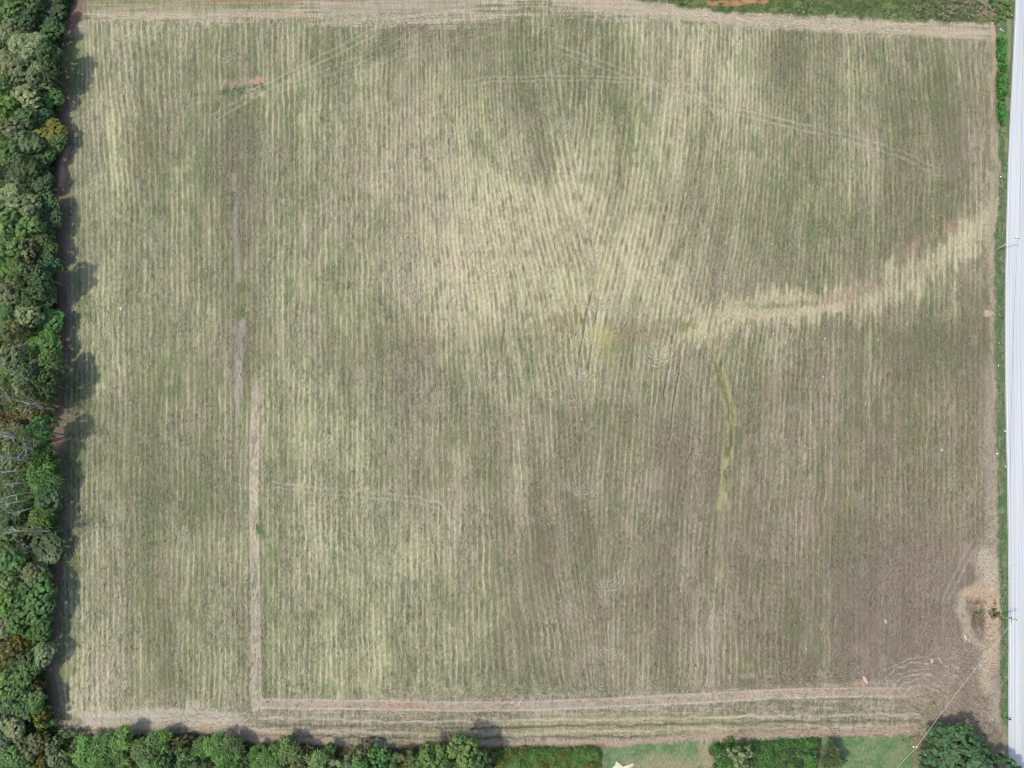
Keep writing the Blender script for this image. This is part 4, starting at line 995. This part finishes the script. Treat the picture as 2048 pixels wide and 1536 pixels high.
mb = MB(); mb.box((0, 0, h1-.75), (.14, 1.2, .12), 0, .012); mesh_obj('crossarm', mb, wood_m, p1)
insulator(p1, (0, -.52, h1-.69)); insulator(p1, (0, .52, h1-.69))
mb = MB(); mb.tube([(.28, .1, h1*.6), (.28, .1, h1*.6+.06), (.28, .1, h1*.6+.8), (.28, .1, h1*.6+.9)], [.15, .21, .21, .1], 14); mesh_obj('transformer', mb, steel, p1, True)
p2, e2, b2 = utility_pole((1990, 501), h2, wood_pale, h2-.45, -.12, 2.3, 'sunlit pale utility pole overhanging the road beside the straw swale', wood_m, .16)
insulator(p2, (0, 0, h2))
# small service pole on the lawn
sbx, sby = G(1804, 1480); hs = top_h((1804, 1480), (1829, 1495))
sp_t = empty('service_pole', (sbx, sby, 0), 'short thin pole on the lawn carrying two white insulators', 'pole')
mb = MB(); mb.tube([(0, 0, -.4), (0, 0, hs)], [.11, .08], 12); mesh_obj('pole', mb, wood_m, sp_t, True)
mb = MB(); mb.box((0, 0, hs-.25), (1.1, .09, .09), 0, .01); mesh_obj('crossarm', mb, wood_m, sp_t)
for q in (-.42, .42):
    mb = MB(); mb.tube([(q, 0, hs-.21), (q, 0, hs-.1), (q, 0, hs-.08), (q, 0, hs+.12), (q, 0, hs+.16)], [.06, .08, .2, .2, .06], 14); mesh_obj('insulator', mb, white_cer, sp_t, True)
def wire(a, b_, sag, rad, mat, label, n=28):
    a = np.array(a, float); b_ = np.array(b_, float); pts = []
    for i in range(n+1):
        t = i/n; p = a*(1-t)+b_*t; p[2] -= sag*4*t*(1-t); pts.append(p)
    mb = MB(); mb.tube(pts, rad, 6); o = link('cable', mb.mesh('cable', True), mat); tag(o, label, 'cable'); return o
sa = (b1[0]+.15, b1[1]-1.0, h1*.70+.2); sb = (sbx+.42, sby, hs+.1)
wire(sa, sb, .5, .045, wire_m, 'pale overhead cable from the dark pole down to the short lawn pole')
gx, gy = G(1700, 1640, hs-1)
wire(sb, (gx, gy, hs-.2), .5, .045, wire_m, 'pale cable running from the short lawn pole out of the bottom edge')
wire((b1[0], b1[1]+1.0, h1*.70+.2), (b2[0]+.4, b2[1], h2-.6), 1.4, .022, black_m, 'thin dark cable above the road between the two utility poles')
nx1, ny1 = G(2060, -260, 9)
wire((b2[0]+1.0, b2[1], h2-.2), (nx1, ny1, 9.5), 1.3, .02, black_m, 'thin dark cable above the road running on past the pale pole to the top')

# ================================================================== SMALL THINGS
def marker(px_, py_, label):
    x, y = G(px_, py_); t = empty('marker_post', (x, y, 0), label, 'marker post', 'small marker posts at the field edge')
    mb = MB(); mb.box((0, 0, .5), (.12, .12, 1.3), .2, .015); mesh_obj('post', mb, dark_wood, t)
    mb = MB(); mb.box((-.10, 0, 1.0), (.05, .34, .45), .0, .02); mb.box((-.08, 0, 1.24), (.55, .38, .05), 0, .02); mesh_obj('reflector', mb, white_cer, t)
    return t
marker(1997, 357, 'small marker post with white head on the verge, upper of the two')
marker(1990, 908, 'small marker post with white head on the verge, lower of the two')
x, y = G(2014, 1437)
t = empty('mailbox', (x, y, 0), 'dark roadside mailbox on a post at the bottom end of the verge', 'mailbox')
mb = MB(); mb.box((0, 0, .5), (.12, .12, 1.2), 0, .012); mesh_obj('post', mb, dark_wood, t)
mb = MB(); mb.tube([(-.3, 0, 1.22), (.32, 0, 1.22)], [.19, .19], 16); mb.box((.0, 0, 1.12), (.62, .37, .18), 0, .02); mesh_obj('box', mb, simple_mat('dark_painted_steel', (.05, .06, .06), .5, 4, .2, .4), t, False)
mb = MB(); mb.box((.1, .21, 1.3), (.05, .02, .22), 0, .005); mesh_obj('flag', mb, simple_mat('faded_red_paint', (.4, .08, .06)), t)

def stone(px_, py_, s_, col, label, seed, flat=.5, el=1.0, cat='stone', name='stone'):
    r = np.random.default_rng(seed); x, y = G(px_, py_)
    if name == 'stone': col = tuple(.75*(c*.8+.2*sum(col)/3) for c in col)
    V = []; Fc = []; nu, nv = 12, 7
    for j in range(nv+1):
        for i in range(nu):
            th = math.pi*j/nv; f = 2*math.pi*i/nu
            d = np.array([math.sin(th)*math.cos(f), math.sin(th)*math.sin(f), math.cos(th)])
            k = .8+.45*float(vn(np.array([d[0]*1.6+seed+5]), np.array([d[1]*1.6+d[2]*1.3+9]), seed)[0])
            V.append(d*k*s_*np.array([1, el, flat]))
    for j in range(nv):
        for i in range(nu): Fc.append((j*nu+i, (j+1)*nu+i, (j+1)*nu+(i+1) % nu, j*nu+(i+1) % nu))
    me = np_mesh(name, np.array(V), np.array(Fc), smooth=True)
    o = link(name, me, simple_mat(name+'_surface', col, .9, 5, .2), loc=(x, y, s_*flat*.35)); o.rotation_euler.z = r.uniform(0, .6)
    tag(o, label, cat); return o
for i, (a, b_, s_, col, el, lab) in enumerate((
    (1884, 900, .45, (.72, .50, .34), 1.0, 'pale orange stone alone in the rows right of the swale branch'),
    (1756, 679, .30, (.70, .50, .36), 1.0, 'small orange stone in the dark rows just below the swale'),
    (1650, 677, .26, (.74, .62, .46), 1.0, 'small buff stone below the bright swale straw, left one'),
    (1647, 754, .24, (.72, .70, .62), 1.0, 'small whitish stone in the rows under the swale, lower one'),
    (1731, 807, .22, (.74, .48, .34), 3.2, 'thin orange clay sliver lying along a row'),
    (1731, 1360, .55, (.74, .47, .34), 2.4, 'long orange clay slab near the pink strip'),
    (1771, 1242, .35, (.66, .50, .40), 2.2, 'pinkish clay slab among brown rows left of the pit'),
    (1931, 1275, .35, (.70, .52, .40), 2.4, 'narrow pink clay slab below left of the pit'),
    (1548, 667, .2, (.75, .72, .6), 1.0, 'tiny pale stone at the lower rim of the swale'),
    (1864, 1322, .4, (.72, .50, .36), 1.6, 'orange clay lump above the raked brush swirl'),
    (1613, 1298, .3, (.76, .52, .34), 1.0, 'small orange clay lump above the bottom headland'),
    (297, 735, .4, (.66, .34, .22), 1.0, 'small red clay lump in the green rows near the wood'),
    (1164, 838, .32, (.68, .38, .22), 1.2, 'small red clay lump in the middle of the field'),
    (1540, 356, .34, (.74, .50, .38), 1.0, 'small orange clay lump in the upper right rows'),
    (242, 617, .42, (.70, .66, .64), 1.5, 'whitish stone heap piece in rows near the wood'))):
    stone(a, b_, s_, col, lab, 500+i, .45, el)
for i, (a, b_, s_, lab) in enumerate(((2015, 327, .18, 'white scrap of litter on the verge close to the upper marker post'), (1998, 686, .18, 'white scrap of litter on the verge, higher of a near pair'),
    (1997, 731, .26, 'larger white scrap of litter on the verge, lower of a near pair'), (2010, 862, .24, 'pale scrap of litter touching the road edge above the lower marker post'), (2011, 933, .24, 'white scrap of litter at the road edge under the lower marker post'),
    (1608, 24, .28, 'white scrap of litter on the grass above the top headland'), (1961, 1331, .24, 'white scrap of litter beneath the sloping cable'))):
    stone(a, b_, s_*.8, (.70, .70, .68), lab, 600+i, .35, 1.4, 'litter', 'litter_scrap')
# pipe ends and a log by the red soil hole
for (a0, b0, a1, b1_, rr, lab) in ((1983, 49, 1987, 44, .12, 'short white pipe end lying above the red soil hole'), (1999, 58, 2008, 64, .13, 'grey log lying right of the red soil hole'), (1666, 28, 1671, 22, .10, 'pale stick standing out of grass above the top headland')):
    x0, y0 = G(a0, b0); x1, y1 = G(a1, b1_)
    mb = MB(); L_ = np.array([x1-x0, y1-y0]); mb.tube([(0, 0, .12), (L_[0]*.5, L_[1]*.5, .2), (L_[0], L_[1], .14)], [rr, rr*.95, rr*.85], 9)
    o = link('log' if 'log' in lab else ('pipe' if 'pipe' in lab else 'stick'), mb.mesh('stick', True), wood_pale, loc=(x0, y0, 0)); tag(o, lab, lab.split()[1] if 'log' in lab or 'stick' in lab else 'pipe')
# heap of pale sand on the lawn
pw = [G(a, b_) for a, b_ in ((1219, 1545), (1224, 1536), (1230, 1530), (1231, 1522), (1236, 1525), (1240, 1530), (1246, 1533), (1254, 1533), (1260, 1531), (1266, 1526), (1268, 1530), (1262, 1535), (1257, 1538), (1256, 1546))]
cx = sum(p[0] for p in pw)/len(pw); cy = sum(p[1] for p in pw)/len(pw)
V = [(p[0]-cx, p[1]-cy, .0) for p in pw]+[((p[0]-cx)*.72, (p[1]-cy)*.72, .10) for p in pw]+[(0, 0, .16)]
n = len(pw); Fc = [(i, (i+1) % n, n+(i+1) % n, n+i) for i in range(n)]+[(n+i, n+(i+1) % n, 2*n) for i in range(n)]
me = bpy.data.meshes.new('sand_heap'); me.from_pydata(V, [], Fc); me.update()
o = link('sand_heap', me, simple_mat('pale_sand', (.60, .54, .42), .95, 2.5, .2), loc=(cx, cy, .01)); tag(o, 'low heap of pale sand with pointed edges on the bottom lawn', 'sand')
